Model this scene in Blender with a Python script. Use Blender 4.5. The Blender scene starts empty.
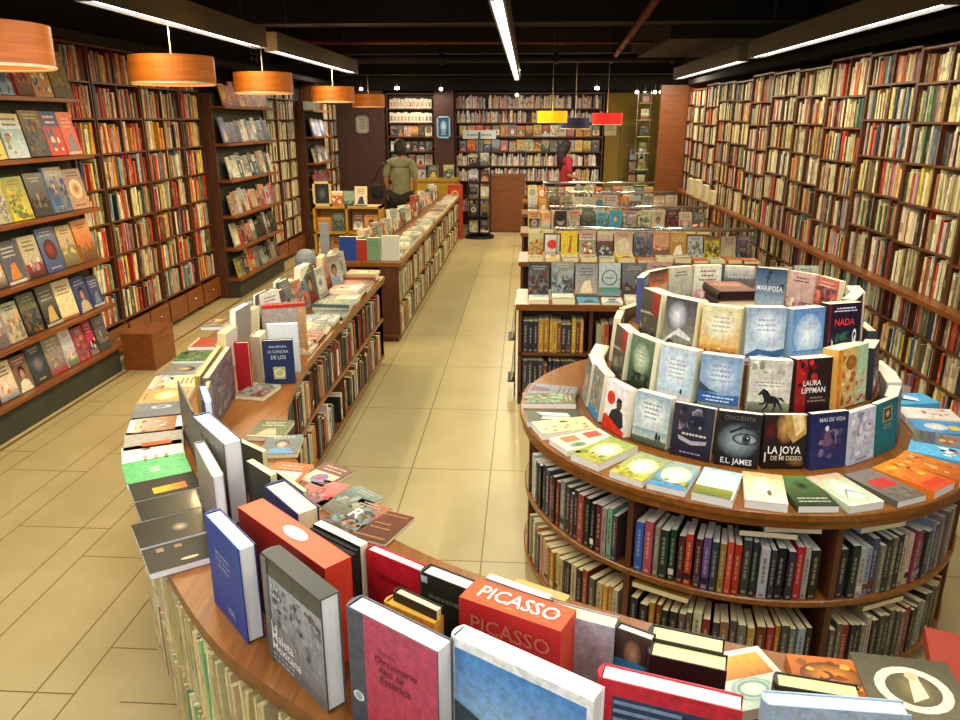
import bpy, math, random
from math import sin, cos, pi, radians, hypot, atan2
from mathutils import Vector, Matrix
S = bpy.context.scene
COL = S.collection
R = random.Random(11)

# ---------------------------------------------------------------- camera, world, exposure
FPX, PITCH, YAW, CH = 760.0, radians(17.5), radians(3.4), 2.1
cd = bpy.data.cameras.new('camera'); cam = bpy.data.objects.new('camera', cd); COL.objects.link(cam)
cd.sensor_width = 36; cd.lens = FPX / 960 * 36; cd.clip_start = 0.05; cd.clip_end = 100
cam.location = (0, 0, CH); cam.rotation_euler = (radians(90) - PITCH, 0, YAW)
S.camera = cam
S.view_settings.view_transform = 'Standard'; S.view_settings.look = 'None'
S.view_settings.exposure = -0.1; S.view_settings.gamma = 1; S.view_settings.use_curve_mapping = False
W = bpy.data.worlds.new('world'); S.world = W; W.use_nodes = True
W.node_tree.nodes['Background'].inputs[0].default_value = (1.0, 0.80, 0.55, 1)
W.node_tree.nodes['Background'].inputs[1].default_value = 0.03

def area(name, loc, size, power, col, rot=(0, 0, 0), spread=180):
    l = bpy.data.lights.new(name, 'AREA'); l.shape = 'RECTANGLE'; l.size, l.size_y = size
    l.energy = power; l.color = col; l.spread = radians(spread)
    o = bpy.data.objects.new(name, l); COL.objects.link(o); o.location = loc; o.rotation_euler = rot
    return o
WARM = (1.0, 0.88, 0.50)
RAILS = [(-2.30, 4.2, 6.9), (-2.30, 7.2, 10.6), (-0.17, 4.3, 12.6), (2.25, 4.6, 8.3), (2.25, 8.7, 12.4), (0.3, -2.6, 1.6), (-2.3, -2.0, 2.6), (2.25, -1.0, 3.2), (0.95, 1.3, 4.3), (-1.2, 0.6, 4.1)]  # last entries, behind and above the view, are added fill lights
RAILZ = 2.74
for i, (x, y0, y1) in enumerate(RAILS):
    tilt = 0 if abs(x) < 1 else (radians(38) if x > 0 else -radians(38))
    near = y0 < 2; over = i >= 8  # unseen fill rails; overhead ones added to brighten the tables from above
    area('rail_light', (x, (y0 + y1) / 2, RAILZ - 0.075), (0.05, y1 - y0), (y1 - y0) * (20 if over else 14 if not near else 8), (1, .95, .82) if near else WARM, (0, -tilt if 0 else 0, 0))
area('entrance_daylight', (-1.2, -3.0, 2.5), (3.2, 1.6), 85, (0.86, 0.93, 1.0), (radians(58), 0, radians(-12)))
for x in (-3.0, -0.1, 2.4):
    area('back_downlight', (x, 13.6, 2.9), (0.5, 0.5), 65, (1, .88, .66))
area('shelf_glow', (-2.05, 15.5, 2.62), (0.9, 0.1), 12, (1, .9, .7))

# ---------------------------------------------------------------- small maths
_fw = Vector((-sin(YAW) * cos(PITCH), cos(YAW) * cos(PITCH), -sin(PITCH)))
_rt = Vector((cos(YAW), sin(YAW), 0)); _up = _rt.cross(_fw)
def G(u, v, z):                       # world point at height z seen in the photograph at u, v
    r = _fw + _rt * ((u - 480) / FPX) + _up * ((360 - v) / FPX)
    t = (z - CH) / r.z
    return Vector((r.x * t, r.y * t, z))
def lin(c):
    if isinstance(c, str):
        c = c.lstrip('#'); c = tuple(int(c[i:i + 2], 16) / 255 for i in (0, 2, 4)) if len(c) == 6 else tuple(int(k * 2, 16) / 255 for k in c)
    return tuple(x / 12.92 if x <= 0.04045 else ((x + 0.055) / 1.055) ** 2.4 for x in c[:3])
def srgb(c):
    if isinstance(c, str):
        c = c.lstrip('#'); return tuple(int(c[i:i + 2], 16) / 255 for i in (0, 2, 4)) if len(c) == 6 else tuple(int(k * 2, 16) / 255 for k in c)
    return c
def mixc(a, b, t): a, b = srgb(a), srgb(b); return tuple(a[i] * (1 - t) + b[i] * t for i in range(3))
def jit(c, a=0.05, r=R): c = srgb(c); d = r.uniform(-a, a); return tuple(min(1, max(0, x + d + r.uniform(-a, a) * .5)) for x in c)

# ---------------------------------------------------------------- materials
def mat(name): m = bpy.data.materials.new(name); m.use_nodes = True; nt = m.node_tree; return m, nt, nt.nodes, nt.links, nt.nodes['Principled BSDF']
def attr_mat(name, rough, mottle=0.0, scale=40, lines=False, coat=0.0, spec=0.5):
    m, nt, N, L, B = mat(name)
    a = N.new('ShaderNodeAttribute'); a.attribute_name = 'Col'
    tc = N.new('ShaderNodeTexCoord')
    out = a.outputs['Color']
    if mottle:
        nz = N.new('ShaderNodeTexNoise'); nz.inputs['Scale'].default_value = scale; nz.inputs['Detail'].default_value = 5; nz.inputs['Roughness'].default_value = .65
        L.new(tc.outputs['Object'], nz.inputs['Vector'])
        mr = N.new('ShaderNodeMapRange'); mr.inputs[1].default_value = .3; mr.inputs[2].default_value = .7; mr.inputs[3].default_value = 1 - mottle; mr.inputs[4].default_value = 1 + mottle
        L.new(nz.outputs[0], mr.inputs[0])
        mx = N.new('ShaderNodeVectorMath'); mx.operation = 'SCALE'; L.new(out, mx.inputs[0]); L.new(mr.outputs[0], mx.inputs['Scale']); out = mx.outputs[0]
    if lines:
        mp = N.new('ShaderNodeMapping'); mp.inputs['Scale'].default_value = (6, 900, 6); L.new(tc.outputs['Object'], mp.inputs[0])
        nz = N.new('ShaderNodeTexNoise'); nz.inputs['Scale'].default_value = 1; nz.inputs['Detail'].default_value = 2; L.new(mp.outputs[0], nz.inputs['Vector'])
        mr = N.new('ShaderNodeMapRange'); mr.inputs[1].default_value = .3; mr.inputs[2].default_value = .7; mr.inputs[3].default_value = .9; mr.inputs[4].default_value = 1.04
        L.new(nz.outputs[0], mr.inputs[0])
        mx = N.new('ShaderNodeVectorMath'); mx.operation = 'SCALE'; L.new(out, mx.inputs[0]); L.new(mr.outputs[0], mx.inputs['Scale']); out = mx.outputs[0]
    L.new(out, B.inputs['Base Color']); B.inputs['Roughness'].default_value = rough
    B.inputs['Coat Weight'].default_value = coat; B.inputs['Coat Roughness'].default_value = .08
    B.inputs['Specular IOR Level'].default_value = spec
    return m
M_COVER = attr_mat('book_cover', .45, .05, 60, spec=.35)
M_PRINT = attr_mat('printed_cover', .42, .3, 48, spec=.25)
def photo_mottle(m, k):
    N = m.node_tree.nodes; L = m.node_tree.links; B = N['Principled BSDF']; src = B.inputs['Base Color'].links[0].from_socket
    tc = N.new('ShaderNodeTexCoord'); nz = N.new('ShaderNodeTexNoise'); nz.inputs['Scale'].default_value = 26; nz.inputs['Detail'].default_value = 6; nz.inputs['Roughness'].default_value = .7
    L.new(tc.outputs['Object'], nz.inputs['Vector'])
    a = N.new('ShaderNodeVectorMath'); a.operation = 'SUBTRACT'; L.new(nz.outputs['Color'], a.inputs[0]); a.inputs[1].default_value = (.5, .5, .5)
    b = N.new('ShaderNodeVectorMath'); b.operation = 'MULTIPLY_ADD'; L.new(a.outputs[0], b.inputs[0]); b.inputs[1].default_value = (k, k, k); b.inputs[2].default_value = (1, 1, 1)
    c = N.new('ShaderNodeVectorMath'); c.operation = 'MULTIPLY'; L.new(src, c.inputs[0]); L.new(b.outputs[0], c.inputs[1])
    d = N.new('ShaderNodeVectorMath'); d.operation = 'MAXIMUM'; L.new(c.outputs[0], d.inputs[0]); d.inputs[1].default_value = (.004, .004, .004)
    L.new(d.outputs[0], B.inputs['Base Color'])
photo_mottle(M_PRINT, .6)
M_INK = attr_mat('ink', .45, .04, 30)
M_WRAP = attr_mat('wrapped_cover', .35, .2, 45, coat=.45, spec=.3)
M_PAGE = attr_mat('page_edges', .8, 0, lines=True, spec=.2)
M_STUFF = attr_mat('shelf_books', .5, .14, 30)
M_CLOTH = attr_mat('woven_cloth', .9, .12, 70, spec=.2)
M_PAINT = attr_mat('painted_surface', .5, .06, 8)
def wood(name, c1, c2, rough=.35, axis=1, scale=3.0, coat=0.0):
    m, nt, N, L, B = mat(name)
    tc = N.new('ShaderNodeTexCoord'); mp = N.new('ShaderNodeMapping')
    sc = [14, 14, 14]; sc[axis] = 1.1; mp.inputs['Scale'].default_value = sc
    L.new(tc.outputs['Object'], mp.inputs[0])
    nz = N.new('ShaderNodeTexNoise'); nz.inputs['Scale'].default_value = scale; nz.inputs['Detail'].default_value = 8; nz.inputs['Distortion'].default_value = .8; L.new(mp.outputs[0], nz.inputs['Vector'])
    cr = N.new('ShaderNodeValToRGB'); cr.color_ramp.elements[0].position = .3; cr.color_ramp.elements[1].position = .72
    cr.color_ramp.elements[0].color = (*lin(c1), 1); cr.color_ramp.elements[1].color = (*lin(c2), 1)
    L.new(nz.outputs[0], cr.inputs[0]); L.new(cr.outputs[0], B.inputs['Base Color'])
    B.inputs['Roughness'].default_value = rough; B.inputs['Coat Weight'].default_value = coat
    return m
M_WOOD = wood('varnished_table_wood', '#6a3a10', '#905818', .34)
M_WOODX = wood('varnished_edge_wood', '#643710', '#865118', .34, 0)
M_SHELF = wood('reddish_shelf_wood', '#4e2610', '#70401f', .4)
M_SHELFZ = wood('reddish_upright_wood', '#43200e', '#603419', .45, 2)
M_CAB = wood('drawer_wood', '#6a3614', '#8c4f20', .35)
M_PANEL = wood('orange_brown_panel', '#5f300f', '#7d451a', .4, 0)
M_DARKCOL = wood('dark_brown_column', '#3a1d12', '#472518', .6, 2)
M_VENEER = wood('lamp_veneer', '#c06a18', '#e08a28', .5, 0, 2)
def flat(name, c, rough=.5, metal=0.0, noise=.08, scale=20, emit=0, ecol=None):
    m, nt, N, L, B = mat(name)
    tc = N.new('ShaderNodeTexCoord'); nz = N.new('ShaderNodeTexNoise'); nz.inputs['Scale'].default_value = scale; nz.inputs['Detail'].default_value = 4
    L.new(tc.outputs['Object'], nz.inputs['Vector'])
    cr = N.new('ShaderNodeValToRGB'); cr.color_ramp.elements[0].position = .3; cr.color_ramp.elements[1].position = .7
    l = lin(c); cr.color_ramp.elements[0].color = (*[x * (1 - noise) for x in l], 1); cr.color_ramp.elements[1].color = (*[min(1, x * (1 + noise)) for x in l], 1)
    L.new(nz.outputs[0], cr.inputs[0]); L.new(cr.outputs[0], B.inputs['Base Color'])
    B.inputs['Roughness'].default_value = rough; B.inputs['Metallic'].default_value = metal
    if emit:
        B.inputs['Emission Color'].default_value = (*lin(ecol or c), 1); B.inputs['Emission Strength'].default_value = emit
    return m
M_BLACK = flat('black_ceiling_paint', '#0d0c0a', .9, noise=.3, scale=2)
M_OLIVE = flat('dark_olive_felt', '#37362a', .9, noise=.15, scale=6)
M_RAIL = flat('rail_housing', '#6b6450', .5, .3)
M_PIPE = flat('red_pipe_paint', '#5e1c10', .5)
M_CHROME = flat('brushed_chrome', '#c8ccd4', .22, 1.0, .04)
M_MUSTARD = flat('mustard_wall_paint', '#7d6420', .8, noise=.1, scale=3)
M_YELLOW = flat('yellow_shelf_paint', '#b8891c', .5)
M_BLKMET = flat('black_metal', '#15130f', .5, .2)
M_GREY = flat('grey_plastic', '#8d96a6', .5)
M_TUBE = flat('lit_tube', '#ffffff', .5, emit=9, ecol='#f4f6ff')
M_BULB = flat('spot_bulb', '#ffffff', .5, emit=30, ecol='#ffe9b8')
M_SKIN = flat('skin', '#9a6a4c', .6)
M_HAIR = flat('dark_hair', '#15100c', .7, scale=80, noise=.5)
def shade_mat(name, c, e):
    m = flat(name, c, .5, emit=e, ecol=c); return m

def floor_mat():
    m, nt, N, L, B = mat('cream_floor_tiles')
    tc = N.new('ShaderNodeTexCoord'); sp = N.new('ShaderNodeSeparateXYZ'); L.new(tc.outputs['Object'], sp.inputs[0])
    X, Y = sp.outputs[0], sp.outputs[1]
    def M(op, a, b=None, c=None):
        n = N.new('ShaderNodeMath'); n.operation = op
        for i, v in enumerate((a, b, c)):
            if v is None: continue
            if isinstance(v, (int, float)): n.inputs[i].default_value = v
            else: L.new(v, n.inputs[i])
        return n.outputs[0]
    g = .0035
    def near(v, w):                      # 1 when fract distance to the joint is under w
        return M('LESS_THAN', M('ABSOLUTE', v), w)
    # aisle field: 0.5 x 1.04 tiles
    fx = M('MULTIPLY', M('SUBTRACT', M('FRACT', M('ADD', M('DIVIDE', M('ADD', X, 50.19), .5), .5)), .5), .5)
    ix = M('FLOOR', M('DIVIDE', M('ADD', X, 50.19), .5))
    fy = M('MULTIPLY', M('SUBTRACT', M('FRACT', M('ADD', M('DIVIDE', M('ADD', Y, M('MULTIPLY', M('MODULO', ix, 2), .0)), 1.04), .5 - 3.31 / 1.04 + 10)), .5), 1.04)
    ja = M('MAXIMUM', near(fx, g), near(fy, g))
    # left field: 0.36 tiles with 0.15 strips between, staggered
    P = .51
    q = M('DIVIDE', M('ADD', X, 51 + 1.70), P); fr = M('MULTIPLY', M('FRACT', q), P); iq = M('FLOOR', q)
    j1 = M('MAXIMUM', M('LESS_THAN', fr, g * 2), near(M('SUBTRACT', fr, P - .15), g))
    strip = M('GREATER_THAN', fr, P - .15)
    off = M('ADD', M('MULTIPLY', M('MODULO', iq, 2), .27), M('MULTIPLY', strip, .0))
    fy2 = M('MULTIPLY', M('SUBTRACT', M('FRACT', M('ADD', M('DIVIDE', M('ADD', Y, off), .94), .5 - 2.57 / .94 + 10)), .5), .94)
    jb = M('MAXIMUM', j1, near(fy2, g))
    left = M('LESS_THAN', X, -1.5)
    j = M('ADD', M('MULTIPLY', ja, M('SUBTRACT', 1, left)), M('MULTIPLY', jb, left))
    dark = M('LESS_THAN', M('ABSOLUTE', M('ADD', X, 3.47)), .015)
    j = M('MAXIMUM', j, dark)
    tid = M('ADD', M('MULTIPLY', M('FLOOR', M('DIVIDE', X, .5)), 7.13), M('MULTIPLY', M('FLOOR', M('DIVIDE', Y, 1.04)), 3.7))
    wn = N.new('ShaderNodeTexWhiteNoise'); wn.noise_dimensions = '1D'; L.new(tid, wn.inputs['W'])
    nz = N.new('ShaderNodeTexNoise'); nz.inputs['Scale'].default_value = 2.2; nz.inputs['Detail'].default_value = 9; nz.inputs['Roughness'].default_value = .6; L.new(tc.outputs['Object'], nz.inputs['Vector'])
    cr = N.new('ShaderNodeValToRGB'); cr.color_ramp.elements[0].position = .3; cr.color_ramp.elements[1].position = .7
    cr.color_ramp.elements[0].color = (*lin('#a6966c'), 1); cr.color_ramp.elements[1].color = (*lin('#b5a57c'), 1)
    L.new(M('ADD', M('MULTIPLY', nz.outputs[0], .9), M('MULTIPLY', wn.outputs[0], .12)), cr.inputs[0])
    mx = N.new('ShaderNodeMix'); mx.data_type = 'RGBA'; L.new(j, mx.inputs[0]); L.new(cr.outputs[0], mx.inputs[6]); mx.inputs[7].default_value = (*lin('#6c5830'), 1)
    L.new(mx.outputs[2], B.inputs['Base Color']); B.inputs['Roughness'].default_value = .33; B.inputs['Specular IOR Level'].default_value = .4
    return m
M_FLOOR = floor_mat()

# ---------------------------------------------------------------- mesh builder
class MB:
    def __init__(s): s.v = []; s.f = []; s.c = []; s.sm = []
    def face(s, pts, c=(1, 1, 1), smooth=False):
        k = len(s.v); s.v += [tuple(p) for p in pts]; s.f.append(tuple(range(k, k + len(pts))))
        s.c.append([c] * len(pts) if not isinstance(c, list) else c); s.sm.append(smooth)
    def idx(s, base, faces, c, smooth=False):
        k = len(s.v); s.v += [tuple(p) for p in base]
        for f in faces: s.f.append(tuple(k + i for i in f)); s.c.append([c] * len(f)); s.sm.append(smooth)
    def box(s, x0, y0, z0, x1, y1, z1, c=(1, 1, 1), top=None):
        p = [(x0, y0, z0), (x1, y0, z0), (x1, y1, z0), (x0, y1, z0), (x0, y0, z1), (x1, y0, z1), (x1, y1, z1), (x0, y1, z1)]
        s.idx(p, [(0, 3, 2, 1), (4, 5, 6, 7), (0, 1, 5, 4), (1, 2, 6, 5), (2, 3, 7, 6), (3, 0, 4, 7)], c)
        if top is not None: s.c[-5] = [top] * 4
    def obox(s, o, ax, ay, az, c=(1, 1, 1), top=None):   # oriented box: corner o and three edge vectors
        p = [o, o + ax, o + ax + ay, o + ay, o + az, o + ax + az, o + ax + ay + az, o + ay + az]
        s.idx(p, [(0, 3, 2, 1), (4, 5, 6, 7), (0, 1, 5, 4), (1, 2, 6, 5), (2, 3, 7, 6), (3, 0, 4, 7)], c)
        if top is not None: s.c[-5] = [top] * 4
    def tube(s, pts, r, n=10, c=(1, 1, 1), caps=True):
        pts = [Vector(p) for p in pts]; rings = []
        for i, p in enumerate(pts):
            d = (pts[min(i + 1, len(pts) - 1)] - pts[max(i - 1, 0)]).normalized()
            a = d.cross(Vector((0, 0, 1)) if abs(d.z) < .9 else Vector((1, 0, 0))).normalized(); b = d.cross(a)
            rr = r[i] if isinstance(r, (list, tuple)) else r
            rings.append([p + (a * cos(2 * pi * k / n) + b * sin(2 * pi * k / n)) * rr for k in range(n)])
        base = [q for rg in rings for q in rg]
        fs = [(i * n + k, i * n + (k + 1) % n, (i + 1) * n + (k + 1) % n, (i + 1) * n + k) for i in range(len(pts) - 1) for k in range(n)]
        if caps: fs += [tuple(range(n - 1, -1, -1)), tuple((len(pts) - 1) * n + k for k in range(n))]
        s.idx(base, fs, c, True)
    def lathe(s, prof, n=48, c=(1, 1, 1), cen=(0, 0)):
        base = [(cen[0] + r * cos(2 * pi * k / n), cen[1] + r * sin(2 * pi * k / n), z) for r, z in prof for k in range(n)]
        m = len(prof)
        s.idx(base, [(i * n + k, i * n + (k + 1) % n, (i + 1) * n + (k + 1) % n, (i + 1) * n + k) for i in range(m - 1) for k in range(n)], c, False)
    def build(s, name, m, parent=None, loc=None, rot=None, smooth=None):
        me = bpy.data.meshes.new(name); me.from_pydata(s.v, [], s.f); me.materials.append(m)
        ca = me.color_attributes.new('Col', 'FLOAT_COLOR', 'CORNER'); buf = []
        for fc in s.c:
            for c in fc: buf += [c[0], c[1], c[2], 1.0]
        ca.data.foreach_set('color', buf)
        me.polygons.foreach_set('use_smooth', [bool(x) if smooth is None else smooth for x in s.sm])
        o = bpy.data.objects.new(name, me); COL.objects.link(o)
        if loc is not None: o.location = loc
        if rot is not None: o.rotation_euler = rot
        if parent is not None: o.parent = parent
        return o
def tag(o, label=None, cat=None, group=None, kind=None):
    if label: o['label'] = label
    if cat: o['category'] = cat
    if group: o['group'] = group
    if kind: o['kind'] = kind
    return o
def empty(name, loc=(0, 0, 0), rz=0, label=None, cat=None, group=None):
    o = bpy.data.objects.new(name, None); o.empty_display_size = .1; COL.objects.link(o); o.location = loc; o.rotation_euler = (0, 0, rz)
    return tag(o, label, cat, group)
def part(name, m, parent, fn, label=None):
    b = MB(); fn(b); o = b.build(name, m, parent)
    if label: o['label'] = label
    return o
def boxpart(name, m, parent, *bx, label=None): return part(name, m, parent, lambda b: b.box(*bx), label)

_txt = {}
def text_geo(s):
    if s in _txt: return _txt[s]
    cu = bpy.data.curves.new('t', 'FONT'); cu.body = s; cu.align_x = 'CENTER'; cu.align_y = 'CENTER'; cu.resolution_u = 2; cu.offset = .012
    o = bpy.data.objects.new('t', cu); COL.objects.link(o)
    dg = bpy.context.evaluated_depsgraph_get(); ev = o.evaluated_get(dg); me = ev.to_mesh()
    vs = [tuple(v.co) for v in me.vertices]; fs = [tuple(p.vertices) for p in me.polygons]; ev.to_mesh_clear()
    bpy.data.objects.remove(o); bpy.data.curves.remove(cu)
    xs = [v[0] for v in vs]; ys = [v[1] for v in vs]; cx, cy = (min(xs) + max(xs)) / 2, (min(ys) + max(ys)) / 2; wd = max(xs) - min(xs)
    _txt[s] = ([((x - cx) / wd, (y - cy) / wd) for x, y, _ in vs], fs); return _txt[s]
def put_text(b, s, c, w, fn, sy=1.0, rot=0):       # w: width in metres, fn(x, y) -> point
    vs, fs = text_geo(s); c = lin(c)
    cr, sr = cos(rot), sin(rot)
    P = []
    for x, y in vs:
        x, y = x * w, y * w * sy
        P.append(fn(x * cr - y * sr, x * sr + y * cr))
    b.idx(P, fs, c)

# art primitives, u to the viewer's right, v up, both 0..1
def draw_art(b, art, w, h, y0=0.0, r=R):
    lay = [0.0003]
    step = .00022
    def P(u, v): return (-w / 2 + min(1, max(0, u)) * w, y0 - lay[0], min(1, max(0, v)) * h)
    for a in art:
        k = a[0]; lay[0] += step
        if k == 'g':
            _, u0, v0, u1, v1, ct, cb = a; T, Bc = lin(ct), lin(cb)
            b.face([P(u0, v0), P(u1, v0), P(u1, v1), P(u0, v1)], [Bc, Bc, T, T])
        elif k == 'e':
            cu, cv, ru, rv, c = a[1:6]; c2 = a[6] if len(a) > 6 else c; n = 18; c, c2 = lin(c), lin(c2)
            for i in range(n):
                t0, t1 = 2 * pi * i / n, 2 * pi * (i + 1) / n
                b.face([P(cu, cv), P(cu + ru * cos(t0), cv + rv * sin(t0)), P(cu + ru * cos(t1), cv + rv * sin(t1))], [c, c2, c2])
        elif k == 'p': b.face([P(u, v) for u, v in a[1]], lin(a[2]))
        elif k == 'o':
            cu, cv, ru, rv, th, c = a[1:7]; c = lin(c); n = 20
            for i in range(n):
                t0, t1 = 2 * pi * i / n, 2 * pi * (i + 1) / n; q = 1 - th
                b.face([P(cu + ru * q * cos(t0), cv + rv * q * sin(t0)), P(cu + ru * cos(t0), cv + rv * sin(t0)), P(cu + ru * cos(t1), cv + rv * sin(t1)), P(cu + ru * q * cos(t1), cv + rv * q * sin(t1))], c)
        elif k == 'b':                   # broken lines standing for small illegible print
            _, u0, v0, u1, v1, n, c = a; c = lin(c); hh = (v1 - v0) / n
            for i in range(n):
                q = v1 - (i + .78) * hh; m = r.uniform(0, .18) * (u1 - u0); x = u0 + m
                while x < u1 - m - .01:
                    l = r.uniform(.05, .16) * (u1 - u0) + .01; e = min(x + l, u1 - m)
                    b.face([P(x, q), P(e, q), P(e, q + hh * .4), P(x, q + hh * .4)], c); x = e + .022
        elif k == 'blobs':               # scattered irregular patches of a picture
            _, u0, v0, u1, v1, n, cols, sz = a
            for i in range(n):
                cu, cv = r.uniform(u0, u1), r.uniform(v0, v1); ru, rv = sz * r.uniform(.4, 1), sz * r.uniform(.3, .8); c = lin(jit(r.choice(cols), .04, r)); m = 7
                pts = [(min(u1, max(u0, cu + ru * cos(2 * pi * j / m) * r.uniform(.6, 1.1))), min(v1, max(v0, cv + rv * sin(2 * pi * j / m) * r.uniform(.6, 1.1)))) for j in range(m)]
                if i % 4 == 0: lay[0] += step * .5
                b.face([P(u, v) for u, v in pts], c)
def draw_titles(b, titles, w, h, y0=0.0):
    for t in titles:
        s, cu, cv, tw, c = t[:5]; sy = t[5] if len(t) > 5 else 1.0; rot = t[6] if len(t) > 6 else 0; ly = .0035 if len(t) <= 7 else t[7]
        put_text(b, s, c, tw * w, lambda x, y: (-w / 2 + cu * w + x, y0 - ly, cv * h + y), sy, rot)

# ---------------------------------------------------------------- book
COUNT = {}
def book(name, w, h, t, loc, yaw=0, tilt=0, flat_=False, col='#888', art=None, titles=None, hard=False, page='#e8dcb4', label=None, group=None,
         cat='book', spine=None, wrap=False, roll=0, artname='cover_art', back=None, parts=True):
    cl = lin(col); bt = .0032 if hard else .0010; ov = .004 if hard else .0004
    b = MB()
    sc = lin(spine) if spine else cl; bc = lin(back) if back else cl
    b.box(-w / 2, 0, 0, w / 2, bt, h, cl); b.box(-w / 2, t - bt, 0, w / 2, t, h, bc)
    if hard and t > .02:                 # rounded spine
        n = 6; rb = min(.18 * t, .008); pr = [(-w / 2 - rb * sin(pi * i / n), t * i / n) for i in range(n + 1)]
        for i in range(n):
            (xa, ya), (xb, yb) = pr[i], pr[i + 1]; b.face([(xa, ya, 0), (xa, ya, h), (xb, yb, h), (xb, yb, 0)], sc)
            b.face([(xa, ya, h), (-w / 2 + .002, ya, h), (-w / 2 + .002, yb, h), (xb, yb, h)], sc)
    else: b.box(-w / 2 - .0006, 0, 0, -w / 2 + bt, t, h, sc)
    if not parts and t > .05: b.box(-w / 2 + bt, bt, .001, w / 2 - .001, t - bt, h - .0005, cl, lin('#e05a34'))
    o = b.build(name, M_WRAP if wrap else M_COVER)
    if flat_: o.rotation_euler = (-pi / 2, 0, yaw); o.location = (loc[0], loc[1], loc[2] + t)
    else: o.rotation_euler = (-tilt, roll, yaw); o.location = (loc[0], loc[1], loc[2] + t * sin(tilt) + w / 2 * sin(abs(roll)))
    tag(o, label, cat, group)
    if parts:
        p = MB(); pc = lin(page); p.box(-w / 2 + bt, bt, ov, w / 2 - ov, t - bt, h - ov, pc); p.build('page_block', M_PAGE, o)
        if art:
            a = MB(); draw_art(a, art, w, h); a.build(artname, M_WRAP if wrap else M_PRINT, o)
        if titles:
            a = MB(); draw_titles(a, titles, w, h); a.build('title', M_INK, o)
    COUNT[name] = COUNT.get(name, 0) + 1
    return o

CNAMES = [('black', '#141416'), ('charcoal', '#3a3a3c'), ('grey', '#808080'), ('pale grey', '#b8bcc0'), ('white', '#f2f0ea'), ('cream', '#e6d8a8'), ('red', '#c02020'), ('dark red', '#6a1418'), ('maroon', '#401018'),
          ('orange', '#e07020'), ('yellow', '#e0c030'), ('ochre', '#a07828'), ('brown', '#5a3820'), ('tan', '#a88860'), ('green', '#3a8040'), ('dark green', '#1c3c24'), ('mint', '#90c8a8'), ('olive', '#6a6c38'),
          ('teal', '#207880'), ('sky blue', '#60a8d8'), ('blue', '#2850b0'), ('navy', '#161e48'), ('pale blue', '#a8c4dc'), ('purple', '#5a3070'), ('pink', '#d87890'), ('lilac', '#b0a0c8')]
def cname(c): c = srgb(c); return min(CNAMES, key=lambda k: sum((a - b) ** 2 for a, b in zip(srgb(k[1]), c)))[0]
ONES = 'zeroth first second third fourth fifth sixth seventh eighth ninth tenth eleventh twelfth thirteenth fourteenth fifteenth sixteenth seventeenth eighteenth nineteenth'.split()
TENS = {2: ('twentieth', 'twenty-'), 3: ('thirtieth', 'thirty-'), 4: ('fortieth', 'forty-'), 5: ('fiftieth', 'fifty-'), 6: ('sixtieth', 'sixty-'), 7: ('seventieth', 'seventy-'), 8: ('eightieth', 'eighty-'), 9: ('ninetieth', 'ninety-')}
def ordw(n): return ONES[n] if n < 20 else (TENS[n // 10][0] if n % 10 == 0 else TENS[n // 10][1] + ONES[n % 10])

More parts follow.
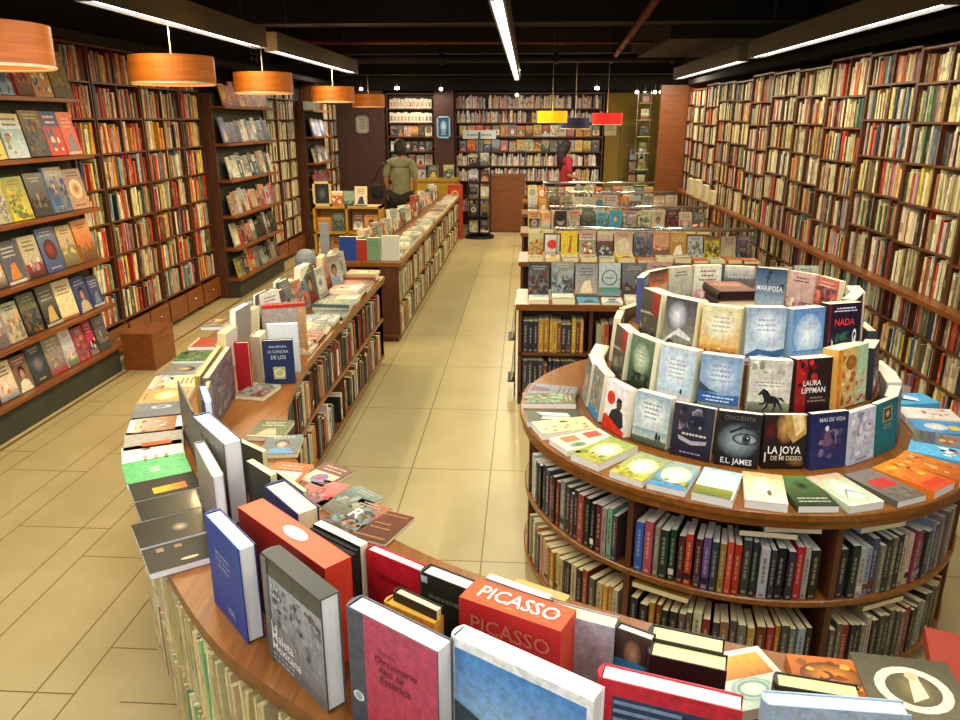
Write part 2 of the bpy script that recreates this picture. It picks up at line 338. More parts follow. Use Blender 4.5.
# random covers
SOFT = ['#c9c2b0', '#e8e2d0', '#b0b8c0', '#8fa0b0', '#d8c8a0', '#a89878', '#706858', '#485058', '#202226', '#1a1c24', '#7a2020', '#b83020', '#d06820', '#d8b040', '#406a48', '#2c4a6a', '#5080a8', '#88b0c8', '#704860', '#c88890']
def rand_art(r, base=None, pal=SOFT):
    c0 = base or r.choice(pal); c1 = jit(mixc(c0, r.choice(pal), .35), .04, r); s = r.choice([0, 1, 2, 3, 4, 5, 6, 6, 7, 7])
    dark = sum(srgb(c0)) < 1.4; ink = mixc('#e8e0c8' if dark else r.choice(['#202020', '#702018', '#203050']), c0, .35)
    A = [('g', 0, 0, 1, 1, c1, c0)]
    if s == 6:
        q = [jit(mixc(c0, r.choice(pal), .5), .1, r) for _ in range(4)]
        A += [('g', 0, .3, 1, 1, q[0], c1), ('blobs', .02, .02, .98, .8, 26, q, .2), ('blobs', .02, .02, .98, .6, 26, [mixc(k, '#181410', .35) for k in q], .1), ('b', .15, .8, .85, .95, 2, ink)]
        return A, c0
    if s == 7:
        q = [jit(mixc(c0, r.choice(pal), .4), .1, r) for _ in range(4)]; v = r.uniform(.3, .5)
        A += [('g', 0, v, 1, 1, mixc(c0, '#e8e8e0', .3), c1), ('g', 0, 0, 1, v, mixc(q[0], '#303028', .3), mixc(q[1], '#181814', .5)), ('blobs', 0.02, v - .16, .98, v + .06, 20, q, .13), ('e', r.uniform(.3, .7), v + .1, .1, .13, mixc(q[2], '#e0d0b0', .4), q[3]), ('b', .2, .78, .8, .92, 2, ink)]
        return A, c0
    if s == 0:
        A += [('g', .08, .1, .92, .6, r.choice(pal), r.choice(pal)), ('e', .5, .36, .22, .2, r.choice(pal), r.choice(pal)), ('b', .12, .68, .88, .92, 2, ink)]
    elif s == 1:
        A += [('g', 0, 0, 1, .34, r.choice(pal), r.choice(pal)), ('blobs', .05, .15, .95, .45, 10, [r.choice(pal), r.choice(pal)], .16), ('b', .15, .62, .85, .92, 3, ink)]
    elif s == 2:
        sk = jit('#b89070', .08, r); hr = r.choice(['#201814', '#403020', '#705030'])
        A += [('p', [(.1, 0), (.9, 0), (.75, .28), (.5, .36), (.25, .28)], r.choice(pal)), ('e', .5, .54, .2, .19, hr), ('e', .5, .48, .15, .15, sk, mixc(sk, '#402818', .4)), ('b', .1, .78, .9, .95, 2, ink)]
    elif s == 3:
        A += [('e', .5, .5, .34, .24, r.choice(pal), r.choice(pal)), ('b', .15, .8, .85, .95, 2, ink), ('b', .2, .06, .8, .14, 1, ink)]
    elif s == 4:
        A += [('g', 0, .66, 1, 1, r.choice(pal), r.choice(pal)), ('b', .1, .7, .9, .95, 2, ink), ('blobs', .1, .1, .9, .6, 12, [r.choice(pal) for _ in range(3)], .14)]
    else:
        A += [('b', .12, .62, .88, .9, 3, ink), ('p', [(.2, .1), (.8, .1), (.65, .5), (.4, .45)], r.choice(pal)), ('g', 0, 0, 1, .07, ink, ink)]
    return A, c0

# ---------------------------------------------------------------- spine-out rows
PAL_WALL = ['#cfc5a0'] * 3 + ['#e6dcbc'] * 2 + ['#c8b888', '#a89468', '#7a6a50', '#4a3a2c', '#2a2420', '#1a1816', '#20242c'] + ['#8a2018', '#b02a1c', '#6a1814', '#c84820', '#d88a28', '#d8b850', '#3a5a34', '#5a7848', '#2a3a58', '#3c5878', '#8898a8', '#a8a8a0', '#8a5a38', '#5a3420', '#9a6070', '#c0a0a0']
PAL_CREAM = ['#dcd2b0', '#d4c69c', '#e6dcc0', '#cbc09a', '#bcb08a', '#e0d6b8', '#b4a882', '#a89c74']
PAL_DARK = ['#1c1c20', '#26262a', '#141416', '#343438', '#2c2420', '#4a1c1c', '#1c2c24', '#5a5450', '#8a8478', '#c8c4b8', '#6a2018', '#242c48']
PAL_MED = ['#2a2a2c', '#c8c0a0', '#e0d8b8', '#8a2a20', '#b89050', '#3c4c3c', '#706858', '#1c1c1c', '#a09880', '#4c3428', '#5c6c7c', '#903020', '#c87830', '#e8e4d8']
STUFF = MB()
SHELVED = [0]
def resample(path, closed=False):
    pts = [Vector((p[0], p[1], 0)) for p in path]; L = [0]
    for a, b in zip(pts, pts[1:]): L.append(L[-1] + (b - a).length)
    return pts, L
def at_len(pts, L, s):
    s = max(0, min(L[-1] - 1e-6, s)); i = 0
    while L[i + 1] < s: i += 1
    t = (s - L[i]) / (L[i + 1] - L[i]); p = pts[i].lerp(pts[i + 1], t); d = (pts[i + 1] - pts[i]).normalized(); return p, d
def catmull(P, n=6):
    out = []; P = [Vector((p[0], p[1])) for p in P]
    for i in range(len(P) - 1):
        p0, p1, p2, p3 = P[max(i - 1, 0)], P[i], P[i + 1], P[min(i + 2, len(P) - 1)]
        for k in range(n):
            t = k / n; out.append(tuple(.5 * ((2 * p1) + (p2 - p0) * t + (2 * p0 - 5 * p1 + 4 * p2 - p3) * t * t + (3 * p1 - p0 - 3 * p2 + p3) * t ** 3)))
    out.append(tuple(P[-1])); return out
# side: +1 if outward is to the right of travel direction
def row(path, z, hmax, side=1, pal=PAL_WALL, indiv=0, where='', group='', seq=None, tmin=.014, tmax=.04, depth=(.13, .19), setback=.012, fill=.97, seed=0, kindname='shelved_book', hr=(.68, .96), s0=0, s1=None, lying=.12, page='#dccf9e', jt=.05, run=.45, pitch=1.0):
    r = random.Random(seed * 7919 + 13); pts, L = resample(path); s = s0 + .006; end = (s1 if s1 is not None else L[-1]) - .006
    n = 0; last = None; lean = 0; hh_ = None; k = 0
    while s < end - tmin:
        t = r.uniform(tmin, tmax)
        if last is None or r.random() > run or n < 1: 
            c = seq[k % len(seq)] if seq else r.choice(pal); last = (c, t, r.uniform(*hr) * hmax, r.uniform(*depth))
        c, t, h, w = last
        if seq: c = seq[k % len(seq)]; last = (c, r.uniform(tmin, tmax), r.uniform(*hr) * hmax, r.uniform(*depth)); c, t, h, w = last
        k += 1
        if s + t > end: break
        if r.random() > fill: s += r.uniform(.02, .09); continue
        P, d = at_len(pts, L, s + t / 2); N = Vector((d.y, -d.x, 0)) * side
        cj = jit(c, jt, r); sb = setback + r.uniform(0, .012)
        ln = r.uniform(-.03, .03) if r.random() < .8 else r.uniform(-.12, .12); ln = ln if not indiv else 0
        if indiv and SHELVED[0] < 300 and n < indiv:
            SHELVED[0] += 1; n += 1
            a = atan2(N.y, N.x) + pi; yd = Vector((-sin(a), cos(a), 0)); loc = P - N * (sb + w / 2) - yd * (t / 2 - .0008); loc.z = z + .0008
            cn = cname(cj)
            o = book(kindname, w, h, t - .0016, loc, yaw=a, col=cj, page=jit(page, .03, r), label=f'{cn} spine, {ordw(n)} {where}', group=group)
            # spine print
            b = MB(); x0 = -w / 2 - .0010; ink = lin(mixc(cj, '#d8d0b0' if sum(cj) < 1.5 else r.choice(['#3a2018', '#20283c', '#7a1c14']), .5))
            def q(v0, v1, f0, f1, cc): b.face([(x0, t * f1, v1 * h), (x0, t * f1, v0 * h), (x0, t * f0, v0 * h), (x0, t * f0, v1 * h)], cc)
            yy = .3
            while yy < .8:
                l = r.uniform(.03, .12); q(yy, min(.86, yy + l), .35, .65, ink); yy += l + .025
            q(.04, .09, .25, .75, ink)
            if r.random() < .25: x0 -= .0004; q(.12, .24, 0.03, .93, lin(jit(r.choice(pal), .05, r)))
            b.build('spine_print', M_INK, o)
        else:
            o0 = P - N * sb - d * (t / 2) ; o0.z = z + .0005
            up = Vector((0, 0, h)) + d * (ln * h); cc = lin(cj)
            o0 -= d * (ln * h * .5 if 0 else 0)
            STUFF.obox(o0, d * (t - .001), -N * w * 1.0, up, cc, top=lin(jit(page, .06, r)))
            if r.random() < .75:
                ink = lin(mixc(cj, '#d8d0b0' if sum(cj) < 1.5 else r.choice(['#50281c', '#28304a', '#8a2418', '#202020']), .35)); e = N * .0007
                v0 = r.uniform(.2, .5); v1 = v0 + r.uniform(.12, .35)
                f0, f1 = (.3, .7) if r.random() < .7 else (.02, .98)
                A = o0 + e + d * (t * f0) + up * v0; Bp = o0 + e + d * (t * f1) + up * v0
                F = [A, Bp, Bp + up * (v1 - v0), A + up * (v1 - v0)]
                STUFF.face(F if side > 0 else F, ink)
        s += t * pitch + (.0002 if r.random() < .9 else .006)
        if lying and not indiv and r.random() < lying * .12 and s < end - .2:     # a few lying on top of the row
            P, d = at_len(pts, L, s + .08); N = Vector((d.y, -d.x, 0)) * side; zz = z + hmax * .93
            lw = r.uniform(.12, .18)
    return n

# ---------------------------------------------------------------- room shell
XL, XR, YB, ZC = -4.05, 3.15, 16.3, 3.5
def struct(name, m, *bx): b = MB(); b.box(*bx); return tag(b.build(name, m), kind='structure')
struct('floor', M_FLOOR, XL - .1, -4.5, -.1, XR + .1, YB + .1, 0)
struct('ceiling', M_BLACK, XL - .1, -4.5, ZC, XR + .1, YB + .1, ZC + .1)
struct('wall_left', M_BLACK, XL - .1, -4.5, 0, XL, YB, ZC)
struct('wall_right', M_BLACK, XR, -4.5, 0, XR + .1, YB, ZC)
struct('wall_back', M_DARKCOL, XL, YB, 0, XR, YB + .1, ZC)
struct('wall_front', flat('entrance_wall', '#8a8270', .8), XL, -4.6, 0, XR, -4.5, ZC)
struct('column_back_left', M_DARKCOL, -4.03, 15.7, 0, -2.86, 16.28, 2.9)
struct('column_back_middle', M_DARKCOL, -1.84, 15.75, 0, -1.46, 16.28, 2.9)
struct('wall_mustard', M_MUSTARD, 1.56, 16.0, 0, 2.98, 16.25, 2.62)
struct('trim_back', M_BLACK, -4.0, 15.6, 2.66, 3.1, 15.72, 2.9)
for i, y in enumerate((9.0, 13.0)):
    struct('beam_%d' % (i + 1), M_BLACK, XL + .01, y, 3.12, XR - .01, y + .3, ZC - .01)
# ceiling pipes and ducts
def pipe(p, q, r, m, label, name='ceiling_pipe', rings=True):
    b = MB(); b.tube([p, q], r, 14); o = b.build(name, m); tag(o, label, 'pipe')
    d = (Vector(q) - Vector(p)); L = d.length; d.normalize()
    if rings:
        n = max(2, int(L / 1.6))
        for i in range(n):
            c = Vector(p) + d * (L * (i + .5) / n); k = MB(); k.tube([c - d * .03, c + d * .03], r * 1.35, 14); k.build('pipe_coupling', m, o)
    return o
pipe((-3.9, 10.4, 3.06), (3.0, 10.75, 3.06), .022, M_PIPE, 'thin red sprinkler pipe running across the black ceiling')
pipe((1.0, 6.6, 3.02), (1.35, 13.4, 3.02), .035, M_PIPE, 'dark red pipe running lengthways under the ceiling beyond the middle light')
M_DUCT = flat('dark_duct', '#0f0e0c', .8)
pipe((-3.9, 7.4, 3.3), (3.0, 7.4, 3.3), .05, M_DUCT, 'dark conduit crossing the ceiling nearest the viewer', 'ceiling_pipe')
pipe((-3.9, 12.2, 2.98), (3.0, 12.2, 2.98), .06, M_DUCT, 'dark conduit crossing the ceiling far behind the red pipe', 'ceiling_pipe')
b = MB(); b.box(1.6, 9.4, 2.98, 2.9, 12.9, 3.45); tag(b.build('air_duct', flat('duct_panel', '#11100d', .8)), 'boxy dark duct hanging beside the row of ceiling lights', 'duct')

struct('beam_3', M_BLACK, XL + .01, 15.05, 2.92, XR - .01, 15.6, ZC - .01)
# rail lights
def rail(x, y0, y1, label, z=RAILZ, w=.075, hgt=.15, m=M_RAIL):
    t = empty('linear_ceiling_light', (x, (y0 + y1) / 2, z), 0, label, 'ceiling light', 'linear ceiling lights'); L = (y1 - y0) / 2
    def hs(b):
        b.box(-w, -L, -.05, -w + .012, L, hgt - .05); b.box(w - .012, -L, -.05, w, L, hgt - .05); b.box(-w, -L, hgt - .05, w, L, hgt - .038); b.box(-w, -L - .01, -.05, w, -L, hgt - .04); b.box(-w, L, -.05, w, L + .01, hgt - .04)
    part('housing', m, t, hs)
    n = max(2, round(2 * L / 1.25)); s = 2 * L / n
    for i in range(n):
        part('lamp_tube', M_TUBE, t, lambda b: b.tube([(0, -L + i * s + .04, -.02), (0, -L + (i + 1) * s - .04, -.02)], .022, 10))
    for yy in (-L * .7, L * .7): part('hanger', M_BLKMET, t, lambda b: b.tube([(0, yy, hgt - .04), (0, yy, ZC - z)], .005, 6))
RL = ['long ceiling light on the left holding the orange lamps', 'second ceiling light on the left further along the aisle', 'bright central ceiling light over the aisle', 'long olive ceiling light above the right bookcases', 'shorter far ceiling light above the right bookcases']
RL += ['ceiling light behind the viewer over the entrance middle', 'ceiling light behind the viewer on the left side', 'ceiling light behind the viewer on the right side', 'ceiling light above the round table', 'ceiling light above the curved table bend']  # unseen fittings added to carry the fill light
for (x, y0, y1), lb in zip(RAILS, RL): rail(x, y0, y1, lb, w=.045 if abs(x) < 1 else .06)

# ---------------------------------------------------------------- pendant lamps
def pendant(x, y, z, rad, hgt, m, label, light, ztop=RAILZ - .02, glow=5, lcol=(1, .72, .35), name='drum_pendant_lamp', group='orange drum lamps'):
    t = empty(name, (x, y, z), 0, label, 'pendant lamp', group)
    def sh(b):
        n = 48
        for rr, fl in ((rad, 1), (rad - .006, -1)):
            for k in range(n):
                a0, a1 = 2 * pi * k / n, 2 * pi * (k + 1) / n
                p = [(rr * cos(a0), rr * sin(a0), -hgt / 2), (rr * cos(a1), rr * sin(a1), -hgt / 2), (rr * cos(a1), rr * sin(a1), hgt / 2), (rr * cos(a0), rr * sin(a0), hgt / 2)]
                b.face(p if fl > 0 else p[::-1], (1, 1, 1), False)
    part('lamp_shade', m, t, sh)
    part('lower_rim', flat('rim_white', '#e8d8b0', .5), t, lambda b: b.lathe([(rad + .001, -hgt / 2), (rad + .003, -hgt / 2 + .008), (rad + .001, -hgt / 2 + .012), (rad - .008, -hgt / 2 + .006), (rad + .001, -hgt / 2)]))
    part('diffuser', flat('lamp_diffuser', '#fff2d0', .6, emit=glow, ecol='#ffe2a8'), t, lambda b: b.lathe([(0.0, -hgt / 2 + .03), (rad - .012, -hgt / 2 + .03)]))
    part('cord', flat('pale_cord', '#b8b0a0', .6), t, lambda b: b.tube([(0, 0, 0), (0, 0, ztop - z)], .004, 6))
    l = bpy.data.lights.new('lamp_bulb', 'POINT'); l.energy = light; l.color = lcol; l.shadow_soft_size = .1
    o = bpy.data.objects.new('lamp_bulb', l); COL.objects.link(o); o.parent = t; o.location = (0, 0, hgt * .25)
    l = bpy.data.lights.new('lamp_down', 'AREA'); l.shape = 'DISK'; l.size = rad * 1.6; l.energy = light * 4; l.color = lcol
    o = bpy.data.objects.new('lamp_down', l); COL.objects.link(o); o.parent = t; o.location = (0, 0, -hgt / 2 + .005)
def veneer_lit():
    m = wood('lit_wood_veneer', '#a85010', '#c87018', .5, 0, 1.2); N = m.node_tree.nodes; L = m.node_tree.links; B = N['Principled BSDF']
    L.new(N['Color Ramp'].outputs[0], B.inputs['Emission Color']); B.inputs['Emission Strength'].default_value = .28
    mp = N['Mapping']; mp.inputs['Scale'].default_value = (1.5, 1.5, 30); return m
M_VL = veneer_lit()
PL = ['orange veneer drum lamp cut by the picture edge', 'largest whole orange veneer drum lamp', 'orange drum lamp hanging at the end of the first left ceiling light', 'small orange drum lamp under the second left ceiling light', 'farthest and smallest orange drum lamp']
for (x, y, z, ra), lb in zip([(-2.32, 3.35, 2.40, .27), (-2.33, 5.2, 2.41, .265), (-2.33, 7.0, 2.41, .252), (-2.30, 9.4, 2.39, .25), (-2.30, 11.5, 2.37, .235)], PL):
    pendant(x, y, z, ra, .175, M_VL, lb, 5)
for x, y, z, c, lb, e in [(.39, 12.6, 2.15, '#e0b000', 'yellow drum lamp at the back', .9), (.80, 13.4, 2.05, '#26305c', 'dark blue drum lamp behind the yellow one', .1), (1.25, 12.6, 2.12, '#c81c10', 'red drum lamp at the back', .9)]:
    pendant(x, y, z, .235, .18, shade_mat('shade_' + cname(c).replace(' ', '_'), c, e), lb + ' near the far shelves', 2, ztop=3.45, name='drum_pendant_lamp', group='coloured drum lamps at the back')

# ceiling spots at the back
for i, (u, v) in enumerate([(397, 88), (441, 89), (361, 89), (517, 95), (597, 88), (637, 92), (645, 93), (661, 92), (655, 92), (675, 90)]):
    r_ = _fw + _rt * ((u - 480) / FPX) + _up * ((360 - v) / FPX); tt = 15.2 / r_.y; X, Z = r_.x * tt, CH + r_.z * tt
    t = empty('ceiling_spotlight', (X, 15.2, Z), 0, f'small bright ceiling spotlight, {ordw(i + 1)} along the far dark ceiling edge', 'spotlight', 'ceiling spotlights at the back')
    sz = .05 if i in (0, 4) else .032
    part('bulb', M_BULB, t, lambda b: b.lathe([(0.0, -.03), (sz * .8, -.02), (sz, 0.0), (sz * .7, .02), (0, .025)], 14))
    part('bracket', M_BLKMET, t, lambda b: b.tube([(0, 0, .02), (0, 0, max(.04, 2.93 - Z))], .01, 6))

# ---------------------------------------------------------------- bookcases
def bookcase(x_face, y0, y1, zs, ztop, depth, side, label, drawers=0.0, mat_s=M_SHELF, mat_u=M_SHELFZ, ledge=None, group=None, back=M_SHELFZ, mids=1, seed=0, pal=PAL_WALL, name='wall_bookcase', rows=True, zbase=.0, hrr=(.72, .97)):
    """side=+1: opens towards +x (left wall); -1: opens towards -x"""
    t = empty(name, (x_face, (y0 + y1) / 2, 0), 0, label, 'bookcase', group); L = (y1 - y0) / 2; D = -side * depth
    xa, xb = sorted((0, D)); tk = .016
    def bp(nm, m, *bx): return boxpart(nm, m, t, *bx)
    for yy in (-L, L - tk): bp('upright', mat_u, xa, yy, 0, xb, yy + tk, ztop)
    bp('back_panel', back, (D if side > 0 else D - .01), -L + tk, 0, (D + .01 if side > 0 else D), L - tk, ztop)
    bp('top_board', mat_s, xa, -L + tk, ztop - tk, xb, L - tk, ztop)
    ms = [-L + 2 * L * (k + 1) / (mids + 1) for k in range(mids)]
    for z in zs: bp('shelf', mat_s, xa, -L + tk, z - tk, xb, L - tk, z)
    for yy in ms: bp('divider', mat_u, xa + .004, yy - .007, zs[0], xb - .004, yy + .007, ztop - tk)
    if drawers:
        n = mids + 1
        for k in range(n):
            ya, yb = -L + 2 * L * k / n + .012, -L + 2 * L * (k + 1) / n - .012
            x0, x1 = sorted((0.002, side * .03)); d = bp('drawer', M_CAB, x0, ya, .05, x1, yb, drawers - .025)
            part('handle', M_CHROME, d, lambda b: b.tube([(side * .04, (ya + yb) / 2 - .03, drawers * .6), (side * .04, (ya + yb) / 2 + .03, drawers * .6)], .005, 6))
    if ledge:
        x0, x1 = sorted((0, side * ledge[1])); bp('ledge', M_CAB, x0, -L, ledge[0] - .035, x1, L, ledge[0])
    if rows:
        ed = [-L + tk] + ms + [L - tk]
        for i, z in enumerate(zs):
            zt = (zs[i + 1] - tk if i + 1 < len(zs) else ztop - tk)
            for a, c in zip(ed, ed[1:]):
                p0 = (x_face, (y0 + y1) / 2 + a + .006); p1 = (x_face, (y0 + y1) / 2 + c - .006)
                row([p0, p1], z, zt - z, side, pal if not isinstance(pal, list) or not isinstance(pal[0], list) else pal[i % len(pal)], seed=seed * 50 + i * 3 + int(a > -L * .5), hr=hrr, depth=(.12, min(.19, depth - .03)))
    return t
LZ = [.32, .62, .92, 1.22, 1.52, 1.82, 2.12, 2.42]
PALS = []
_pr = random.Random(5)
for k in range(30): PALS.append(_pr.sample(PAL_WALL, 14) + _pr.sample(PAL_CREAM, 3))
lefts = [(4.95, 5.84), (5.86, 6.72), (6.74, 7.58), (7.60, 8.44), (8.46, 8.98)]
for i, (a, c) in enumerate(lefts):
    bookcase(-3.75, a, c, LZ, 2.72, .28, 1, f'tall dark wood bookcase full of books, {ordw(i + 1)} along the wall after the cover display', drawers=.3, seed=100 + i, pal=[PALS[(i * 3 + k) % 30] + ['#a82c1c', '#b8301c', '#c85020', '#d89030'] for k in range(8)], group='bookcases along the left wall', mids=1 if c - a > .7 else 0)
lefts2 = [(10.86, 11.76), (11.78, 12.72), (14.05, 14.9), (14.92, 15.6)]
for i, (a, c) in enumerate(lefts2):
    bookcase(-3.75, a, c, LZ, 2.72, .28, 1, f'tall dark wood bookcase, {ordw(i + 1)} beyond the narrow slanted display', drawers=.3, seed=120 + i, pal=[(PAL_CREAM + PALS[(i * 5 + k) % 30][:8]) for k in range(8)], group='bookcases along the left wall', mids=1)
b = MB(); b.box(-4.04, 3.2, 2.73, -3.70, 15.65, 2.80); tag(b.build('trim_left', M_BLACK), kind='structure')
RZ = [.1, .36, .62, .905, 1.20, 1.49, 1.78, 2.07, 2.34]
rr = [(2.62 + .87 * i, 2.62 + .87 * i + .868) for i in range(13)] + [(13.93, 14.5)]
for i, (a, c) in enumerate(rr):
    dz = [0, .03, -.02, .02, .04, -.03][i % 6]
    zs = [z + (dz if z > 1 else 0) for z in RZ]
    bookcase(2.85, a, c, zs, 2.60 + (i % 3) * .02, .28, -1, f'tall bookcase crammed with books, {ordw(i + 1)} along the ledge wall counting from the entrance', ledge=(.905, .10), seed=200 + i, pal=[PALS[(i * 7 + k * 2) % 30] for k in range(9)], group='bookcases along the right wall', mids=1, hrr=(.74, .97))
b = MB(); b.box(2.83, 2.5, 2.70, 3.14, 14.5, 2.78); tag(b.build('trim_right', M_BLACK), kind='structure')
struct('wall_right_end', M_PANEL, 2.38, 14.55, 0, 3.12, 14.7, 2.7)

# back bookcase
BZ = [.3, .62, .92, 1.22, 1.5, 1.79, 2.06, 2.33]
def back_case(x0, x1, zs, ztop, label, seed, y=15.95, pal=PAL_MED, faceout=(), name='back_bookcase', mids=2):
    t = empty(name, ((x0 + x1) / 2, y, 0), 0, label, 'bookcase'); L = (x1 - x0) / 2; tk = .022
    for xx in (-L, L - tk): boxpart('upright', M_SHELFZ, t, xx, 0, 0, xx + tk, .3, ztop)
    boxpart('back_panel', M_SHELFZ, t, -L + tk, .29, 0, L - tk, .3, ztop); boxpart('top_board', M_SHELF, t, -L + tk, 0, ztop - tk, L - tk, .29, ztop)
    for i, z in enumerate(zs):
        boxpart('shelf', M_SHELF, t, -L + tk, 0, z - tk, L - tk, .29, z)
        zt = zs[i + 1] - tk if i + 1 < len(zs) else ztop - tk
        if i in faceout: continue
        row([((x0 + x1) / 2 - L + tk + .003, y), ((x0 + x1) / 2 + L - tk - .003, y)], z, zt - z, 1, pal, seed=seed + i, hr=(.62, .93), fill=.96)
    return t
back_case(-1.45, 1.52, BZ, 2.62, 'wide bookcase on the back wall with cover-out shelves', 400, faceout=(4, 5), pal=['#e0d8c8', '#d8c8b0', '#c8a0a0', '#e8e0d8', '#a8b0b8', '#d8b060', '#b06050', '#907870', '#e8e4dc', '#b890a0', '#586470', '#c8c0b8'])
back_case(-2.84, -1.86, BZ, 2.62, 'narrow back bookcase holding white boxed sets, between two brown columns', 420, faceout=(3, 4, 5, 6, 7))
PAINT = ['#e8e0d0', '#d88030', '#c8c0a0', '#70a0a8', '#d8c050', '#b84030', '#405878', '#e0a060', '#80a060', '#f0ece0', '#304050', '#c07080']
def faceout_row(x0, x1, y, z, n, hr, where, group, name='paperback', pal=PAINT, seed=0, yaw=0, w=None, tilt=.15, hard=False, tr=(.012, .03)):
    r = random.Random(seed); st = (x1 - x0) / n
    for i in range(n):
        h = r.uniform(*hr); bw = min(st * .95, h * r.uniform(.64, .76)) if w is None else w
        A, c = rand_art(r, pal=pal); x = x0 + st * (i + .5)
        t = r.uniform(*tr)
        book(name, bw, h, t, (x, y, z + .001), yaw, tilt, col=c, art=A, hard=hard, label=f'{cname(c)} cover-out book, {ordw(i + 1)} {where}', group=group)
faceout_row(-1.38, 1.46, 15.985, 1.5, 17, (.2, .24), 'from the blue poster on the back wall lower cover-out shelf', 'books on the back wall cover-out shelves', seed=31, name='display_paperback')
faceout_row(-1.38, 1.46, 15.985, 1.79, 17, (.2, .235), 'from the blue poster on the back wall upper cover-out shelf', 'books on the back wall cover-out shelves', seed=32, name='display_paperback')
faceout_row(-2.78, -1.92, 15.985, 1.22, 5, (.18, .24), 'from the wall notice, shelf level with the standing shopper', 'books in the narrow back bookcase', seed=33, pal=['#8a2020', '#c0b8a8', '#282430', '#602028'], name='display_paperback')
faceout_row(-2.78, -1.92, 15.985, 1.5, 6, (.18, .2), 'from the wall notice, shelf of black and white covers', 'books in the narrow back bookcase', seed=34, pal=['#e0e0e0', '#303030', '#907060'], name='display_paperback')
faceout_row(-2.78, -1.92, 15.985, 1.79, 6, (.2, .24), 'from the wall notice, middle colourful shelf', 'books in the narrow back bookcase', seed=35, pal=['#d07020', '#203040', '#20303c', '#e0d8c0'], name='display_paperback')
r = random.Random(77)
for z, n, zz in ((2.06, 12, .2), (2.33, 11, .2)):
    for i in range(n):
        x = -2.78 + .86 * (i + .5) / n; b = MB(); b.box(-.034, 0, 0, .034, .16, r.uniform(.17, .2), lin('#f0ead8'))
        o = b.build('boxed_set', M_COVER, loc=(x, 15.99, z + .001)); s = MB(); s.face([(-.02, -.001, .03), (.02, -.001, .03), (.02, -.001, .12), (-.02, -.001, .12)], lin(r.choice(['#c0b090', '#908070', '#d09060'])))
        s.build('front_print', M_INK, o)
        tag(o, f'white boxed set, {ordw(i + 1)} along the {"lower" if z < 2.2 else "upper"} lit shelf of the narrow back bookcase', 'boxed set', 'white boxed sets on the lit shelves')
# posters and notices
def framed(x, y, z, w, h, cf, ci, label, name='framed_poster', cat='poster', rz=0, art=None):
    t = empty(name, (x, y, z), rz, label, cat)
    def fr(b):
        for a in ((-w / 2, -h / 2, w / 2, -h / 2 + .03), (-w / 2, h / 2 - .03, w / 2, h / 2), (-w / 2, -h / 2, -w / 2 + .03, h / 2), (w / 2 - .03, -h / 2, w / 2, h / 2)): b.box(a[0], -.02, a[1], a[2], 0, a[3], lin(cf))
    part('frame', M_PAINT, t, fr)
    b = MB(); draw_art(b, [('g', 0, 0, 1, 1, ci, ci)] + (art or []), w - .05, h - .05, 0); o = b.build('print', M_PRINT, t); o.location = (0, -.005, -h / 2 + .025)
framed(-1.66, 15.74, 1.97, .27, .42, '#8ab0cc', '#385a80', 'blue framed poster on the brown column at the back', art=[('e', .5, .55, .3, .3, '#c8d8e0', '#6088a8'), ('b', .2, .1, .8, .3, 3, '#c8d8e0')])
framed(-3.28, 15.69, 2.02, .26, .34, '#8a8478', '#a8a498', 'pale notice on the wide brown column at the back', art=[('b', .15, .2, .85, .9, 6, '#5a564c')])
b = MB(); b.box(-.12, -.01, -.14, .12, 0, .14, lin('#b8a888')); o = b.build('wall_notice', M_PAINT, loc=(1.66, 15.99, 1.95)); tag(o, 'small cream notice on the mustard wall beside the red lamp', 'notice')
b = MB(); draw_art(b, [('b', .1, .3, .9, .9, 4, '#6a5a40')], .2, .26); k = b.build('notice_print', M_INK, o); k.location = (0, -.012, -.13)
# mustard door
d = struct('door_1', flat('mustard_door', '#6e5a1c', .7), 1.86, 15.96, 0, 2.36, 15.995, 2.03)
part('door_handle', M_CHROME, d, lambda b: b.tube([(1.9, 15.93, 1.0), (1.98, 15.93, 1.0)], .01, 8))
# glass shelf tower and small rack near the door
t = empty('glass_shelf_tower', (2.2, 15.2, 0), 0, 'narrow lit glass shelf tower beside the orange-brown end panel', 'shelf')
for z in [.3, .6, .9, 1.2, 1.5, 1.8, 2.1, 2.4]:
    boxpart('glass_shelf', flat('green_glass', '#b8c878', .15), t, -.12, -.12, z, .12, .12, z + .012)
for xx in (-.125, .115): boxpart('post', M_CHROME, t, xx, .1, 0, xx + .01, .11, 2.62)
r = random.Random(8)
for i, z in enumerate([.3, .6, .9, 1.2, 1.5, 1.8, 2.1, 2.4]):
    c = r.choice(['#d8d890', '#7a8a58', '#c8c8b0', '#3a4a38']); A, c0 = rand_art(r, base=c)
    book('display_paperback', .14, .19, .02, (2.2, 15.13, z + .013), 0, .1, col=c, art=A, label=f'{cname(c)} book standing on the glass tower, {ordw(i + 1)} shelf up', group='books on the glass tower')
t = empty('wall_rack', (1.98 - .0, 15.8, 0), 0, 'small dark rack of booklets in front of the mustard door', 'rack'); t.location = (1.62 + .55, 15.6, 0)
for xx in (-.17, .16): boxpart('post', M_BLKMET, t, xx, 0, 0, xx + .01, .02, 1.62)
for z in (.6, .85, 1.1, 1.35): boxpart('tray', M_BLKMET, t, -.17, -.06, z, .17, .02, z + .012)
for i, z in enumerate((.6, .85, 1.1, 1.35)):
    for k, xx in enumerate((-.085, .08)):
        c = r.choice(['#c8c8c0', '#90a0b0', '#a87868', '#d8d0c0']); A, c0 = rand_art(r, base=c)
        book('booklet', .13, .2, .01, (2.17 + xx, 15.56, z + .014), 0, .12, col=c, art=A, label=f'{cname(c)} booklet, {"inner" if k else "outer"} slot, {ordw(i + 1)} tray up the dark rack', group='booklets in the dark rack', cat='booklet')

